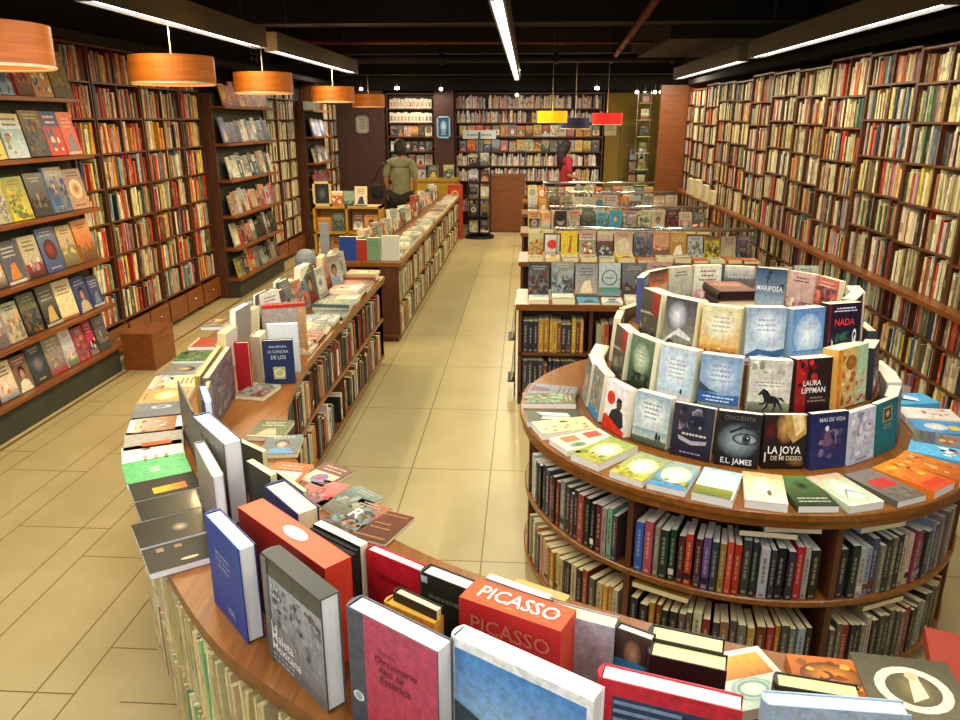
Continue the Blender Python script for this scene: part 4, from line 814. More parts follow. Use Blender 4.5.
# far half of the top ring faces inward, towards the viewer
marip = [('g', 0, 0, 1, 1, '#28405c', '#8ca0b0'), ('g', .0, .0, 1, .4, '#7890a4', '#b0bcc4'), ('blobs', .05, .5, .95, .95, 10, ['#20344c', '#3c5874'], .14)]
inw = [(158, '#48507c', 'indigo novel with pale figures', None), (138, '#a8a494', 'grey-cream novel', None), (118, '#b0a888', 'tan novel', None), (98, '#c0c0b0', 'pale novel', None), (78, '#303c54', 'dark blue novel with stormy sky', None), (58, '#506c84', 'blue-grey novel with large white title', marip), (38, '#a8786c', 'novel with a child in red', None), (18, '#884c58', 'dusty pink novel', None)]
for i, (a, c, lb, art) in enumerate(inw):
    A = art or rand_art(random.Random(40 + i), base=c)[0]
    ring_book(a, .44, 1.17, .145, .222, .035, c, A, [('MARIPOSA', .5, .55, .86, '#d8e0e4', 1.4)] if art else None, lb + ', far inner side of the round table top ring', 3, inward=True, group='novels on the far side of the round table')
for i in range(9):
    a = 168 - i * 21; c = R.choice(['#c8c0a0', '#384048', '#8c6c58', '#a0a8a8']); A, c0 = rand_art(random.Random(60 + i), base=c)
    ring_book(a, .60, .99, .16, .215, .035, c, A, None, f'{cname(c)} novel facing away, {ordw(i + 1)} round the far side of the middle ring', 4, group='novels on the far side of the round table')
# lying stacks on top
for k, (c, lb, yw) in enumerate([('#8c8c80', 'grey book at the very bottom of the pile in the middle of the round table', 0), ('#c8bc94', 'cream book next to the bottom of the pile in the middle of the round table', 10), ('#a08868', 'tan book third up in the pile in the middle of the round table', 2), ('#58201c', 'dark red hardback topmost of the pile in the middle of the round table', 6)]):
    book('hardcover', .17, .225, .044, (RC.x + .0, RC.y + .10, 1.1705 + k * .0446), radians(yw), flat_=True, col=c, spine='#281414', hard=True, art=[('g', 0, 0, 1, 1, '#802820', '#48201c'), ('b', .1, .5, .9, .9, 3, '#b89078')] if k == 3 else None, label=lb, group='books piled on top', page='#281818' if k == 3 else '#e0d4a8')
# flat books fanned round the table edge
leafG = lambda a, c: [('g', 0, 0, 1, 1, a, c), ('e', .55, .5, .4, .32, '#f0f0dc', mixc(a, '#e0e0b0', .4)), ('blobs', .0, .0, 1, .3, 12, ['#a89820', '#607028', '#88801c'], .12)]
fl = [(176, '#788898', None, 'blue-grey'), (166, '#6c6c38', None, 'olive'), (196 - 360 + 0, '#485040', [('g', 0, 0, 1, 1, '#3c4438', '#505848'), ('p', [(.1, .3), (.5, .4), (.9, .3), (.8, .7), (.3, .75)], '#d0d4c8')], 'dark green and white'), (-176, '#70704c', None, 'moss-coloured')]
fl = [(168, '#788898', None, 'blue-grey'), (179, '#686a3c', None, 'olive'), (-170, '#404838', [('g', 0, 0, 1, 1, '#3c4438', '#485040'), ('p', [(.15, .2), (.3, .75), (.55, .8), (.45, .3)], '#d8dccc'), ('p', [(.55, .3), (.6, .8), (.85, .7), (.75, .25)], '#c8ccbc')], 'dark green and white'),
      (-159, '#d8c098', [('g', 0, 0, 1, 1, '#d8c090', '#d8c8a0'), ('blobs', .1, .1, .9, .9, 12, ['#c88838', '#8a8458', '#b86c38'], .1)], 'cream and orange'), (-148, '#d8d4b0', [('g', 0, 0, 1, 1, '#dcd8b8', '#d8d4b0'), ('g', .1, .6, .5, .9, '#b84c40', '#b84c40'), ('g', .1, .15, .5, .45, '#c07848', '#b86c40'), ('e', .75, .3, .16, .16, '#4c6448', '#88987c')], 'cream with red squares'),
      (-139, '#a0a060', leafG('#8c9c50', '#a8a040'), 'yellow-green leafy'), (-128, '#a8a868', leafG('#8c9870', '#b0a838'), 'green and white leafy'), (-117.5, '#90a890', leafG('#98a890', '#3080b8'), 'green, white and blue'), (-110.5 + 3, '#b8c8cc', [('g', 0, 0, 1, 1, '#a8c0cc', '#d8dcd0'), ('e', .5, .7, .46, .24, '#eef2f0', '#b0c8d0'), ('g', .0, .0, .95, .3, '#8a8c30', '#606820')], 'seashore with yellow dunes'),
      (-97.5, '#d8c898', [('g', 0, 0, 1, 1, '#c8a870', '#e8e0c0'), ('e', .45, .5, .4, .35, '#f4eed0', '#dcc898'), ('e', .6, .3, .06, .1, '#4c3c34', '#8a7c60')], 'cream and gold'), (-87.5, '#38482c', [('g', 0, 0, 1, 1, '#54743c', '#242a1c'), ('e', .5, .65, .22, .2, '#1c241c', '#4c6438'), ('b', .1, .1, .9, .3, 2, '#a8a890')], 'dark green'),
      (-77, '#b8c8a8', [('g', 0, 0, 1, 1, '#c0a080', '#c8d8b8'), ('e', .5, .45, .45, .4, '#e8f0dc', '#a8c098'), ('p', [(.1, .1), (.5, .5), (.9, .2), (.5, .42)], '#789070')], 'pale green leaf'), (-66, '#585850', [('g', 0, 0, 1, 1, '#787068', '#585048'), ('g', .2, .4, .85, .68, '#b83030', '#a82828'), ('blobs', .05, .05, .95, .35, 10, ['#403c38', '#706860'], .12)], 'grey with red panel'),
      (-55, '#d07018', [('g', 0, 0, 1, 1, '#e08c20', '#c83c18'), ('blobs', .05, .4, .95, .95, 16, ['#e8a830', '#d07818', '#b85c18'], .14), ('g', .1, .1, .9, .26, '#b82c18', '#c03018')], 'bright orange'), (-45, '#b86820', [('g', 0, 0, 1, 1, '#d08028', '#98441c'), ('blobs', .05, .1, .95, .9, 20, ['#e09838', '#7c3c20', '#a8a090', '#c05c20'], .12)], 'orange and brown'),
      (-35, '#58a0c8', [('g', 0, 0, 1, 1, '#58b0d8', '#4ca0cc'), ('blobs', .2, .3, .8, .8, 8, ['#f0ece4', '#202830', '#e8e4dc'], .15), ('e', .6, .3, .08, .05, '#d03020')], 'sky blue with white bird'), (-25, '#787c78', None, 'grey film-wrapped'), (-14, '#4c8cc0', [('g', 0, 0, 1, 1, '#4c98d0', '#3878a8'), ('e', .5, .6, .3, .2, '#e8e0d0', '#a8b8c0'), ('e', .45, .3, .2, .1, '#e0b040')], 'blue with yellow'),
      (-3, '#e0d8d0', [('g', 0, 0, 1, 1, '#e8e4dc', '#d8ccc0'), ('blobs', .1, .1, .9, .6, 12, ['#a86038', '#c89068', '#705040'], .1)], 'white with brown figures'), (8, '#48a0d0', [('g', 0, 0, 1, 1, '#50a8d8', '#48a0d0'), ('p', [(.2, .4), (.5, .8), (.85, .6), (.5, .45)], '#16181c'), ('p', [(.25, .35), (.55, .6), (.8, .45), (.5, .3)], '#f0f0f0')], 'sky blue with black and white swoop'), (20, '#c8b8a0', None, 'tan')]
for i, (a, c, art, lb) in enumerate(fl):
    A = art or rand_art(random.Random(90 + i), base=c)[0]; rr_ = random.Random(i); ar = radians(a + rr_.uniform(-1.5, 1.5)); lift = .8005
    p = RC + Vector((cos(ar), sin(ar), 0)) * (RR - .015 + rr_.uniform(-.006, .006)); yaw = ar + pi / 2 + rr_.uniform(-.12, .12)
    tt = [('PENNY', .5, .9, .7, '#d8ccc4', 1.4)] if lb.startswith('grey with red') else None
    book('paperback', .142, .235 if abs(a + 60) < 75 else .25, rr_.uniform(.024, .034), (p.x, p.y, lift), yaw, flat_=True, col=c, art=A, titles=None, page='#e8e6e0', wrap='wrapped' in lb or i % 5 == 3, label=f'{lb} paperback lying on the round table rim', group='paperbacks lying on the round table rim')

# ---------------------------------------------------------------- books on the curved table: featured ones facing the viewer
ZT = .8
def fb(tl, tr, h, t, col, art=None, titles=None, label='', name='hardcover', base=ZT, hard=True, w=None, **kw):
    """front cover top corners as seen in the photograph, height h: stands on the table"""
    a, c = G(*tl, base + h), G(*tr, base + h); d = c - a; ww = w or d.length; m = (a + c) / 2
    return book(name, ww, h, t, (m.x, m.y, base + .0008), atan2(d.y, d.x), 0, col=col, art=art, titles=titles, hard=hard, label=label, group='large books standing on the near curve', **kw)
WHITE = '#f0f2f4'
fb((204, 514), (238, 550), .28, .046, '#24489a', None, [('DICCIONARIO', .5, .72, .42, '#a8b0c8', 1), ('DE LA LENGUA', .5, .655, .42, '#a8b0c8', 1), ('ESPAÑOLA', .5, .59, .32, '#a8b0c8', 1), ('USAL', .62, .17, .22, '#b8c0d0', 1.2)], 'blue hardback with silver lettering standing alone at the bend of the curved table', page=WHITE, back='#1a2c5c')
maleta = [('g', 0, 0, 1, 1, '#8c8c88', '#6c6a66'), ('g', 0, .84, 1, 1, '#54544c', '#5c5c54'), ('g', .0, .1, 1, .84, '#a8aab0', '#787878'), ('blobs', .12, .3, .98, .8, 60, ['#5c5c5c', '#8c8c88', '#6c6864', '#a0a0a0', '#787470'], .06), ('b', .12, .66, .3, .82, 2, '#d0d4d8'), ('b', .06, .04, .5, .13, 2, '#c8c8c8'), ('g', 0, 0, .1, 1, '#7c7c7c', '#585858')]
mal = fb((261, 553), (320, 602), .30, .05, '#5a5a54', maleta, [('La', .16, .385, .11, '#f0f0f0'), ('Maleta', .29, .29, .38, '#f0f0f0'), ('Mexicana', .35, .19, .50, '#f0f0f0')], 'grey boxed photograph book with white title at the near bend', name='art_book', page='#eef0f2', spine='#4a4a46')
b = MB(); b.box(-.13, 0, .3, .132, .05, .302, lin('#34342c')); k = b.build('box_lid', M_COVER, mal)
dico = [('g', 0, 0, .2, 1, '#565a66', '#4c505c'), ('g', .2, 0, 1, 1, '#c0506c', '#b83c50'), ('e', .1, .26, .065, .045, '#e0e4e8'), ('e', .1, .26, .045, .03, '#a0a8b0')]
fb((346, 606), (437, 653), .30, .05, '#5c606a', dico, [('Auguste', .46, .76, .2, '#903848'), ('Diccionario', .56, .69, .46, '#74202c'), ('Akal de', .5, .61, .28, '#74202c'), ('Estética', .55, .53, .34, '#74202c')], 'rose red dictionary with a grey spine strip standing on the near curve', page='#f0ece8')
sealand = [('g', 0, 0, 1, 1, '#f0f0f0', '#f0f0f0'), ('g', .03, 0, .96, .93, '#4c8cd0', '#b8d4ec'), ('g', .03, 0, .96, .42, '#3c6ca8', '#54789c'), ('blobs', .05, .1, .9, .4, 40, ['#7c98b8', '#a8bccc', '#4c6484', '#d8e0e8'], .07), ('p', [(.03, .5), (.25, .42), (.5, .36), (.96, .3), (.96, .1), (.03, .1)], '#3c4c58'), ('p', [(.36, .3), (.44, .42), (.48, .38), (.56, .4), (.6, .3)], '#20262c'), ('p', [(.7, .28), (.74, .34), (.8, .3)], '#28303a')]
fb((451, 636), (594, 702), .30, .045, '#eceef0', sealand, None, 'large white art book with a blue sea photograph on its cover', name='art_book', page='#f2eeee', spine='#e8eaee')
redn = [('g', 0, 0, 1, 1, '#c02838', '#b82030'), ('g', .1, 0, .93, .88, '#2c3c5c', '#283450')] + [('g', .11, .82 - i * .07, .6, .85 - i * .07, '#8098b0', '#7088a4') for i in range(9)] + [('g', .6, 0, .93, .84, '#28304c', '#20283c')]
fb((600, 678), (743, 712), .28, .045, '#c02838', redn, None, 'red framed hardback with navy striped picture on its cover', page='#e8ecec')
fb((768, 705), (912, 716), .245, .04, '#9ab0c8', [('g', 0, 0, 1, 1, '#a8bcd0', '#8098b4')], None, 'pale blue hardback just rising into view by the rings of film-wrapped books', page='#e8ecf0')
# red slipcase
a, c = G(236, 508, 1.09), G(323, 570, 1.09); d = c - a; m = (a + c) / 2 + Vector((d.y, -d.x, 0)).normalized() * -.005
t = book('boxed_art_book', d.length, .29, .075, (m.x, m.y, .8008), atan2(d.y, d.x), 0, col='#d8402c', spine='#c83424', label='thick bright orange-red slipcase with a white oval on its top edge', hard=False, parts=False, group='large books standing on the near curve')
b = MB()
for k in range(20): 
    a0, a1 = 2 * pi * k / 20, 2 * pi * (k + 1) / 20; b.face([(.02, .038, .291), (.02 + .05 * cos(a0), .038 + .02 * sin(a0), .291), (.02 + .05 * cos(a1), .038 + .02 * sin(a1), .291)], lin('#e8e4e0'))
b.build('oval_label', M_INK, t)
b = MB(); draw_art(b, [('g', 0, 0, 1, 1, '#902018', '#6a1810')], d.length, .29); b.build('cover_art', M_COVER, t)
# picasso box
a, c = G(459, 597, 1.08), G(561, 632, 1.08); d = c - a; m = (a + c) / 2; Lw = d.length
t = book('boxed_art_book', Lw, .28, .085, (m.x, m.y, .8008), atan2(d.y, d.x), 0, col='#d84c30', label='red boxed art volume with big white title on top and front', hard=False, parts=False, group='large books standing on the near curve', spine='#b83020')
b = MB(); draw_art(b, [('g', 0, 0, 1, 1, '#b82424', '#901c1c')], Lw, .28); b.build('cover_art', M_COVER, t)
b = MB(); draw_titles(b, [('PICASSO', .52, .82, .78, '#b86050', 1.0)], Lw, .28)
put_text(b, 'PICASSO', '#f0e4d8', Lw * .78, lambda x, y: (x + .004, .045 + y, .2812), 1.2)
b.build('title', M_INK, t)
b = MB(); lines_ = random.Random(4)
for k in range(14): x = lines_.uniform(-Lw / 2, Lw / 2 - .03); y = lines_.uniform(.004, .075); b.face([(x, y, .2805), (x + lines_.uniform(.01, .04), y + .004, .2805), (x + .01, min(.083, y + .009), .2805)], lin(jit('#e87848', .06)))
b.build('top_print', M_INK, t)
# second line of books behind
fb((264, 486), (297, 514), .27, .066, '#1e2a66', None, [('HISTORIA', .55, .8, .5, '#6c78a8', 1.2)], 'navy hardback with cream page tops behind the red slipcase', page='#ece0b8')
fb((313, 524), (360, 547), .27, .028, '#141414', [('b', .1, .86, .7, .94, 1, '#8c8c80')], None, 'black hardback leading a close set of black volumes', page='#e8e0c0', hard=False)
for i in range(4):
    a, c = G(313, 524, 1.07), G(360, 547, 1.07); d = (c - a).normalized(); nrm = Vector((d.y, -d.x, 0)); m = (a + c) / 2 + nrm * (.013 + i * .0135) - Vector((0, 0, .27)) 
    book('thin_volume', (c - a).length - .002, .262 - i * .004, .0125, (m.x + d.x * .002 * i, m.y + d.y * .002 * i, .8008), atan2(d.y, d.x), 0, col='#18181a', label=f'thin black volume, {ordw(i + 1)} in front of the leading black hardback', group='set of thin black volumes', page='#2c2a26')
fb((366, 549), (419, 571), .26, .03, '#b01c28', [('g', 0, 0, 1, 1, '#b81c28', '#8a1418')], [('Schönberg', .5, .76, .6, '#701018', 1.2)], 'crimson hardback with white page tops on the inner side of the near curve', page='#f4f2ee')
fb((421, 572), (475, 593), .26, .042, '#26281c', [('g', 0, .9, .12, .97, '#b8bcc8', '#b8bcc8'), ('b', .14, .74, .8, .84, 1, '#606450')], None, 'dark green hardback with a small pale sticker', page='#f2f0e4')
fb((393, 592), (436, 612), .24, .026, '#28201c', None, None, 'dark thin book with cream page tops behind the yellow book', page='#ece0b0')
fb((384, 602), (434, 624), .22, .036, '#c8942c', [('g', 0, 0, 1, 1, '#c8902c', '#b07820')], None, 'golden yellow book tucked behind the rose dictionary', page='#d8a840', spine='#c8902c')
fb((384, 612), (432, 634), .205, .014, '#a8302c', None, None, 'thin red book squeezed behind the rose dictionary', page='#c07850', spine='#a02820')
fb((478, 586), (546, 606), .25, .026, '#2c2c28', None, None, 'charcoal book with white page tops behind the red boxed volume', page='#eef0ea')
fb((486, 578), (548, 600), .235, .022, '#c8c8bc', None, None, 'pale book second behind the red boxed volume', page='#eceade', hard=False)
fb((512, 584), (565, 602), .20, .03, '#d89850', [('b', .1, .7, .9, .9, 2, '#b06030')], None, 'soft orange paperback leaning lowest at the inner edge', page='#d8a868', hard=False)
fb((546, 611), (615, 629), .26, .045, '#98949c', [('g', 0, 0, 1, 1, '#a8a4b0', '#78706c')], None, 'plain lilac-grey hardback with cream page tops', page='#ece4b8', spine='#1c1c1c')
fb((616, 628), (652, 641), .255, .026, '#3c2c24', [('g', 0, .62, 1, 1, '#4c3c34', '#2c201c'), ('e', .5, .8, .25, .14, '#b89878', '#5c4030'), ('g', 0, 0, 1, .72, '#2080b0', '#1c78a8')], [('Snow', .4, .62, .4, '#d8e8f0', 1.3), ('Journal', .6, .53, .5, '#d8e8f0', 1.3)], 'blue and brown hardback with white script title', page='#f0eee0')
fb((650, 638), (724, 654), .25, .05, '#1c1c1c', None, None, 'black hardback with thick cream pages, rear of the pair', page='#ecdcA0')
fb((650, 655), (727, 672), .245, .052, '#241818', None, None, 'dark hardback with thick cream pages, front of the pair behind the red striped book', page='#ecdca0')
fb((778, 686), (862, 700), .18, .045, '#181818', None, None, 'black hardback with thick cream pages standing beside the scroll-covered book, rear one', page='#e8d898')
fb((778, 698), (862, 712), .17, .042, '#1c1c1c', None, None, 'black hardback with thick cream pages standing beside the scroll-covered book, front one', page='#e8d898')
# flat, film-wrapped books at the right end of the near curve
def fl_px(c0, c1, w, h, t, col, art, label, name='art_book', wrap=True, z=None, page='#e8e0c8', n=1, **kw):
    """lying book: bottom-left and bottom-right corners of its cover in the photograph"""
    z = ZT if z is None else z
    a, c = G(*c0, z + t), G(*c1, z + t); d = c - a; m = (a + c) / 2
    return book(name, w or d.length, h, t, (m.x, m.y, z + .0008), atan2(d.y, d.x), flat_=True, col=col, art=art, wrap=wrap, hard=False, page=page, label=label, group=kw.pop('group', 'books lying on the curved table'), **kw)
fl_px((742, 712), (800, 700), .18, .19, .03, '#c8ccc0', [('g', 0, 0, 1, 1, '#d0ccc0', '#a8b8a0'), ('g', .12, .5, .9, .9, '#e0a030', '#a8641c'), ('e', .45, .3, .3, .2, '#c8d8c0', '#88a090'), ('o', .45, .3, .22, .14, .2, '#708c78')], 'film-wrapped book with a golden picture and pale green scroll')
fl_px((812, 704), (876, 711), .18, .17, .03, '#a85c1c', [('g', 0, 0, 1, 1, '#b86420', '#8a4414'), ('e', .5, .6, .4, .28, '#d88a28', '#5c2c14'), ('e', .45, .45, .12, .25, '#3c2418', '#6c3818'), ('blobs', .05, .05, .95, .95, 20, ['#c87828', '#7c3c18', '#d89838'], .1)], 'film-wrapped book with an amber and brown painting')
fl_px((893, 722), (972, 732), .22, .23, .035, '#706850', [('g', 0, 0, 1, 1, '#4c4838', '#686048'), ('o', .5, .5, .38, .34, .28, '#d0ccb8'), ('e', .52, .5, .2, .24, '#8c8050', '#5c5438'), ('p', [(.44, .3), (.5, .66), (.6, .7), (.62, .4)], '#d8cca8'), ('e', .54, .7, .07, .06, '#d8b890')], 'film-wrapped book with a pale oval emblem and standing figure')
fl_px((950, 690), (1010, 705), .18, .24, .03, '#8c2c1c', None, 'rust red book at the very edge of the near curve', wrap=False)

# outer rim fan of lying books at the bend (drawn bottom to top)
fan = [((148, 572), (207, 556), .17, '#141412', [('e', .78, .45, .05, .1, '#c8b090'), ('b', .1, .1, .3, .5, 2, '#c8a080')], 'large black book with a small pale hand, lying nearest the bend'),
       ((142, 548), (200, 530), .03, '#161614', [('e', .55, .5, .16, .1, '#c0a888', '#30281c')], 'glossy black book with a sleeping face, lying beside the bend'),
       ((140, 522), (193, 508), .0, '#2c2c24', [('g', 0, 0, 1, 1, '#3c3c30', '#1c1c18')], 'smoky film-wrapped black book on the outer rim'),
       ((131, 500), (188, 486), .0, '#14140f', [('g', .55, .3, .85, .8, '#d06020', '#c8b020')], 'black book with a yellow and orange patch on the outer rim'),
       ((131, 482), (188, 466), .0, '#58a868', [('g', 0, 0, 1, 1, '#68b878', '#58a868'), ('b', .4, .3, .7, .7, 1, '#a8d8b0')], 'mint green book on the outer rim'),
       ((131, 462), (186, 448), .0, '#d8d4c8', [('b', .55, .3, .9, .8, 3, '#b88870'), ('e', .25, .4, .04, .08, '#282828')], 'white book with small red print on the outer rim'),
       ((134, 444), (186, 432), .0, '#a8a498', [('g', .7, .3, .9, .8, '#c85c30', '#c85c30')], 'grey book with an orange square on the outer rim'),
       ((138, 430), (184, 420), .0, '#d8d8d8', [('g', .08, .1, .92, .85, '#8c5c38', '#c8b098'), ('blobs', .1, .15, .9, .8, 10, ['#7c5c48', '#b89078', '#d8ccc0'], .1)], 'white book with a brown landscape photograph on the outer rim'),
       ((144, 416), (182, 408), .0, '#686c74', [('g', .0, .0, .5, 1, '#5c6470', '#787c80'), ('o', .3, .5, .1, .2, .4, '#c0c4c8')], 'slate book with a pale ring on the outer rim'),
       ((150, 402), (184, 396), .0, '#c89060', None, 'orange-tan book on the outer rim'), ((156, 392), (186, 386), .0, '#d8c8a8', None, 'cream book on the outer rim'),
       ((162, 382), (190, 377), .0, '#606c74', None, 'blue-grey book on the outer rim behind the spiky upright covers'), ((170, 372), (195, 368), .0, '#3c6c34', None, 'leaf green book on the outer rim'), ((180, 360), (202, 357), .0, '#8c4434', None, 'brick red book on the outer rim')]
rimP = inset(OUT, INN, 0, 0)[0]
fan += [(0, 0, 0, '#888880', None, 'grey pictured book with white pages sticking out past the outer rim'), (0, 0, 0, '#b0a898', None, 'beige book far up the outer rim'), (0, 0, 0, '#5c6870', None, 'slate blue book farthest up the outer rim')]
fan_y = [1.98, 2.12, 2.26, 2.40, 2.54, 2.68, 2.83, 2.99, 3.16, 3.36, 3.56, 3.78, 4.02, 4.3, 4.75, 5.1, 5.5]
def rim_at(path, y):
    for p, q in zip(path, path[1:]):
        if p[1] <= y <= q[1] or q[1] <= y <= p[1]:
            if abs(q[1] - p[1]) < 1e-6: continue
            t = (y - p[1]) / (q[1] - p[1]); d = Vector((q[0] - p[0], q[1] - p[1], 0)).normalized(); return Vector((p[0] + (q[0] - p[0]) * t, y, 0)), d
    return None
r = random.Random(21)
for i, (_, _, _, c, art, lb) in enumerate(fan):
    P, d = rim_at(rimP[::-1], fan_y[i]); N = Vector((d.y, -d.x, 0)); N = N if N.x < 0 else -N       # outward
    yaw = atan2(N.y, N.x) + pi / 2; yaw += r.uniform(-.05, .05)
    w, h = (.24 if i < 4 else .2), (.27 if i < 2 else .23); th = .022
    m = P + N * (.05 if i < 2 else .02 if i < 9 else .02 if i != 14 else .1)
    A = art or rand_art(r, base=c)[0]
    # slightly fanned: each lies on the one before
    o = book('art_book' if i < 5 else 'paperback', w if i > 3 else .15 + .02 * (i % 2), h, th, (m.x, m.y, ZT + .0008), yaw, flat_=True, col=c, art=A if i > 3 else A, wrap=i in (1, 2, 6), page=WHITE, label=lb, group='books lying on the outer rim of the curved table')

# standing books seen edge-on along the middle of the curved table
def stand(x, y, ang, w, h, t, c, label, art=None, tilt=.1, name='hardcover', z=ZT, hard=True, page='#f0ead8', titles=None, group='books standing on the curved table', **kw):
    a = radians(ang)
    return book(name, w, h, t, (x, y, z + .0008), a + pi / 2, tilt, col=c, art=art, hard=hard, page=page, label=label, titles=titles, group=group, **kw)
A_ = lambda c, s: rand_art(random.Random(s), base=c)[0]
def st_px(u, v, z, *a, **k): p = G(u, v, z); return stand(p.x, p.y, *a, **k)
fb((192, 416), (223, 444), .30, .062, '#6c6a62', [('g', 0, 0, 1, 1, '#7c786c', '#545048'), ('blobs', .05, .1, .95, .95, 30, ['#5c584c', '#8c8878', '#44423a'], .1)], None, 'thick tall art book showing its white page edges, behind the lone blue hardback', name='art_book', page='#eef0f4', spine='#38588c', back='#303850')
fb((194, 443), (212, 477), .25, .035, '#a0988c', [('g', 0, 0, 1, 1, '#a89c90', '#8c7c70')], None, 'white-paged book leaning close in front of the thick tall art book', page='#f4f6fa')
fb((177, 381), (192, 412), .24, .008, '#585c58', [('g', 0, 0, 1, 1, '#686c60', '#484c48')], None, 'thin tall grey board standing above the outer rim', name='thin_volume')
fb((199, 386), (204, 402), .25, .03, '#2c54a0', None, None, 'blue-covered white-paged book standing behind the thin grey board', page='#eef2f8')
fb((209, 378), (231, 346), .25, .03, '#70646a', [('g', 0, 0, 1, 1, '#807078', '#5c5458'), ('blobs', .05, .05, .95, .95, 24, ['#8c8084', '#585054', '#a0908c'], .1)], None, 'large grey-brown pictured book facing the bare wood', name='art_book', page='#e0d098')
fb((206, 400), (211, 380), .24, .02, '#6c5c58', A_('#70646a', 5), None, 'dark-edged book curving on from the large grey-brown pictured one', page='#d8c070')
fb((200, 376), (222, 345), .24, .025, '#c0a050', A_('#a88c48', 6), None, 'yellow-edged book behind the large grey-brown pictured book', page='#e8d890')
fb((233, 343), (248, 343), .25, .03, '#a01828', None, None, 'crimson hardback standing left of the tan and navy books', name='hardcover', page='#e0c880', hard=True, w=.07)
fb((249, 337), (260, 337), .245, .14, '#a09078', None, None, 'tan book seen by its spine between the crimson and navy ones', page='#e8dcb0', w=.05)
fb((262, 341), (292, 340), .235, .03, '#1e2c54', [('g', .3, .12, .7, .4, '#a8a878', '#a8a878'), ('o', .5, .26, .18, .1, .3, '#c8cc98')], [('UNA HISTORIA', .5, .86, .6, '#b8c0c8', 1.2), ('LA CONJURA', .5, .74, .7, '#b8c0c8', 1.2), ('DE LOS', .5, .62, .5, '#b8c0c8', 1.2)], 'navy hardback with white title and small cream square', page='#e4d8b0')
fb((267, 325), (297, 324), .27, .035, '#d8dce0', None, None, 'white hardback standing behind the navy one', page='#f0f0f0')
fb((262, 306), (305, 303), .30, .05, '#98908c', [('g', 0, 0, 1, 1, '#a09890', '#8c8480'), ('g', .82, 0, 1, .9, '#b89068', '#9c7448'), ('g', 0, .93, 1, 1, '#b83020', '#b83020')], None, 'big grey-brown hardback with red top edge standing over the white one', name='art_book', page='#b83828')
# ridge of standing books down the middle of the far straight part
r = random.Random(33); y = 3.9; i = 0
while y < 6.3:
    c = r.choice(['#d8ccb0', '#e8e0c8', '#98948c', '#b8a888', '#5c5c5c', '#c8c4b8', '#7c3428', '#3c4854', '#a8a8a0', '#d8d4cc']); h = r.uniform(.2, .3); w = r.uniform(.15, .21)
    stand(-1.66 + r.uniform(-.02, .02), y, 180 + r.uniform(-8, 8), w, h, r.uniform(.02, .05), c, f'{cname(jit(c,0))} book facing the left wall, {ordw(i + 1)} along the ridge of the curved table', A_(c, 200 + i), tilt=.08, name='hardcover', page=r.choice(['#ece0b8', '#f0ece0', '#e0d098'])); 
    if y > 4.35:
        c = r.choice(['#a09888', '#d0ccc0', '#48504c', '#8c8070', '#c0b8a8', '#b86848', '#74808c']); 
        stand(-1.56 + r.uniform(-.02, .02), y + .02, r.uniform(-22, -6), w, h * .98, r.uniform(.015, .03), c, f'{cname(c)} magazine-like book facing the aisle, {ordw(i + 1)} along the ridge of the curved table', A_(c, 300 + i), tilt=.16, name='magazine', hard=False)
    y += w + r.uniform(.0, .03); i += 1
# flats along the aisle edge of the far straight part
r = random.Random(35); i = 0
for lay_x in (-1.335,):
    y = 4.15
    while y < 6.35:
        w = r.uniform(.17, .21); h = r.uniform(.22, .27); c = r.choice(['#4c7470', '#d8ccb0', '#c87828', '#888c80', '#2c3c38', '#b0a890', '#a8c8b8', '#6c3c28', '#c8c4b8', '#383838', '#5c8c84']); t0 = ZT + .0008
        for k in range(r.choice([1, 2, 2, 3])):
            th = r.uniform(.012, .028)
            book('paperback', w, h, th, (-1.25 + r.uniform(-.02, .015) , y + w / 2 + r.uniform(-.01, .01), t0), pi / 2 + r.uniform(-.06, .06), flat_=True, col=c, art=A_(c, 400 + i), wrap=r.random() < .3, page='#e0dcc8', parts=True,
                 label=f'{cname(c)} book, {ordw(i + 1)} of the stacks lying on the curved table aisle edge', group='stacks lying on the aisle edge of the curved table')
            t0 += th + .0004; i += 1; c = jit(r.choice(['#d8d0b8', '#5c6c68', '#a89878', '#8c3c2c', '#c8c8c0']), .05, r)
        y += w + r.uniform(.005, .03)
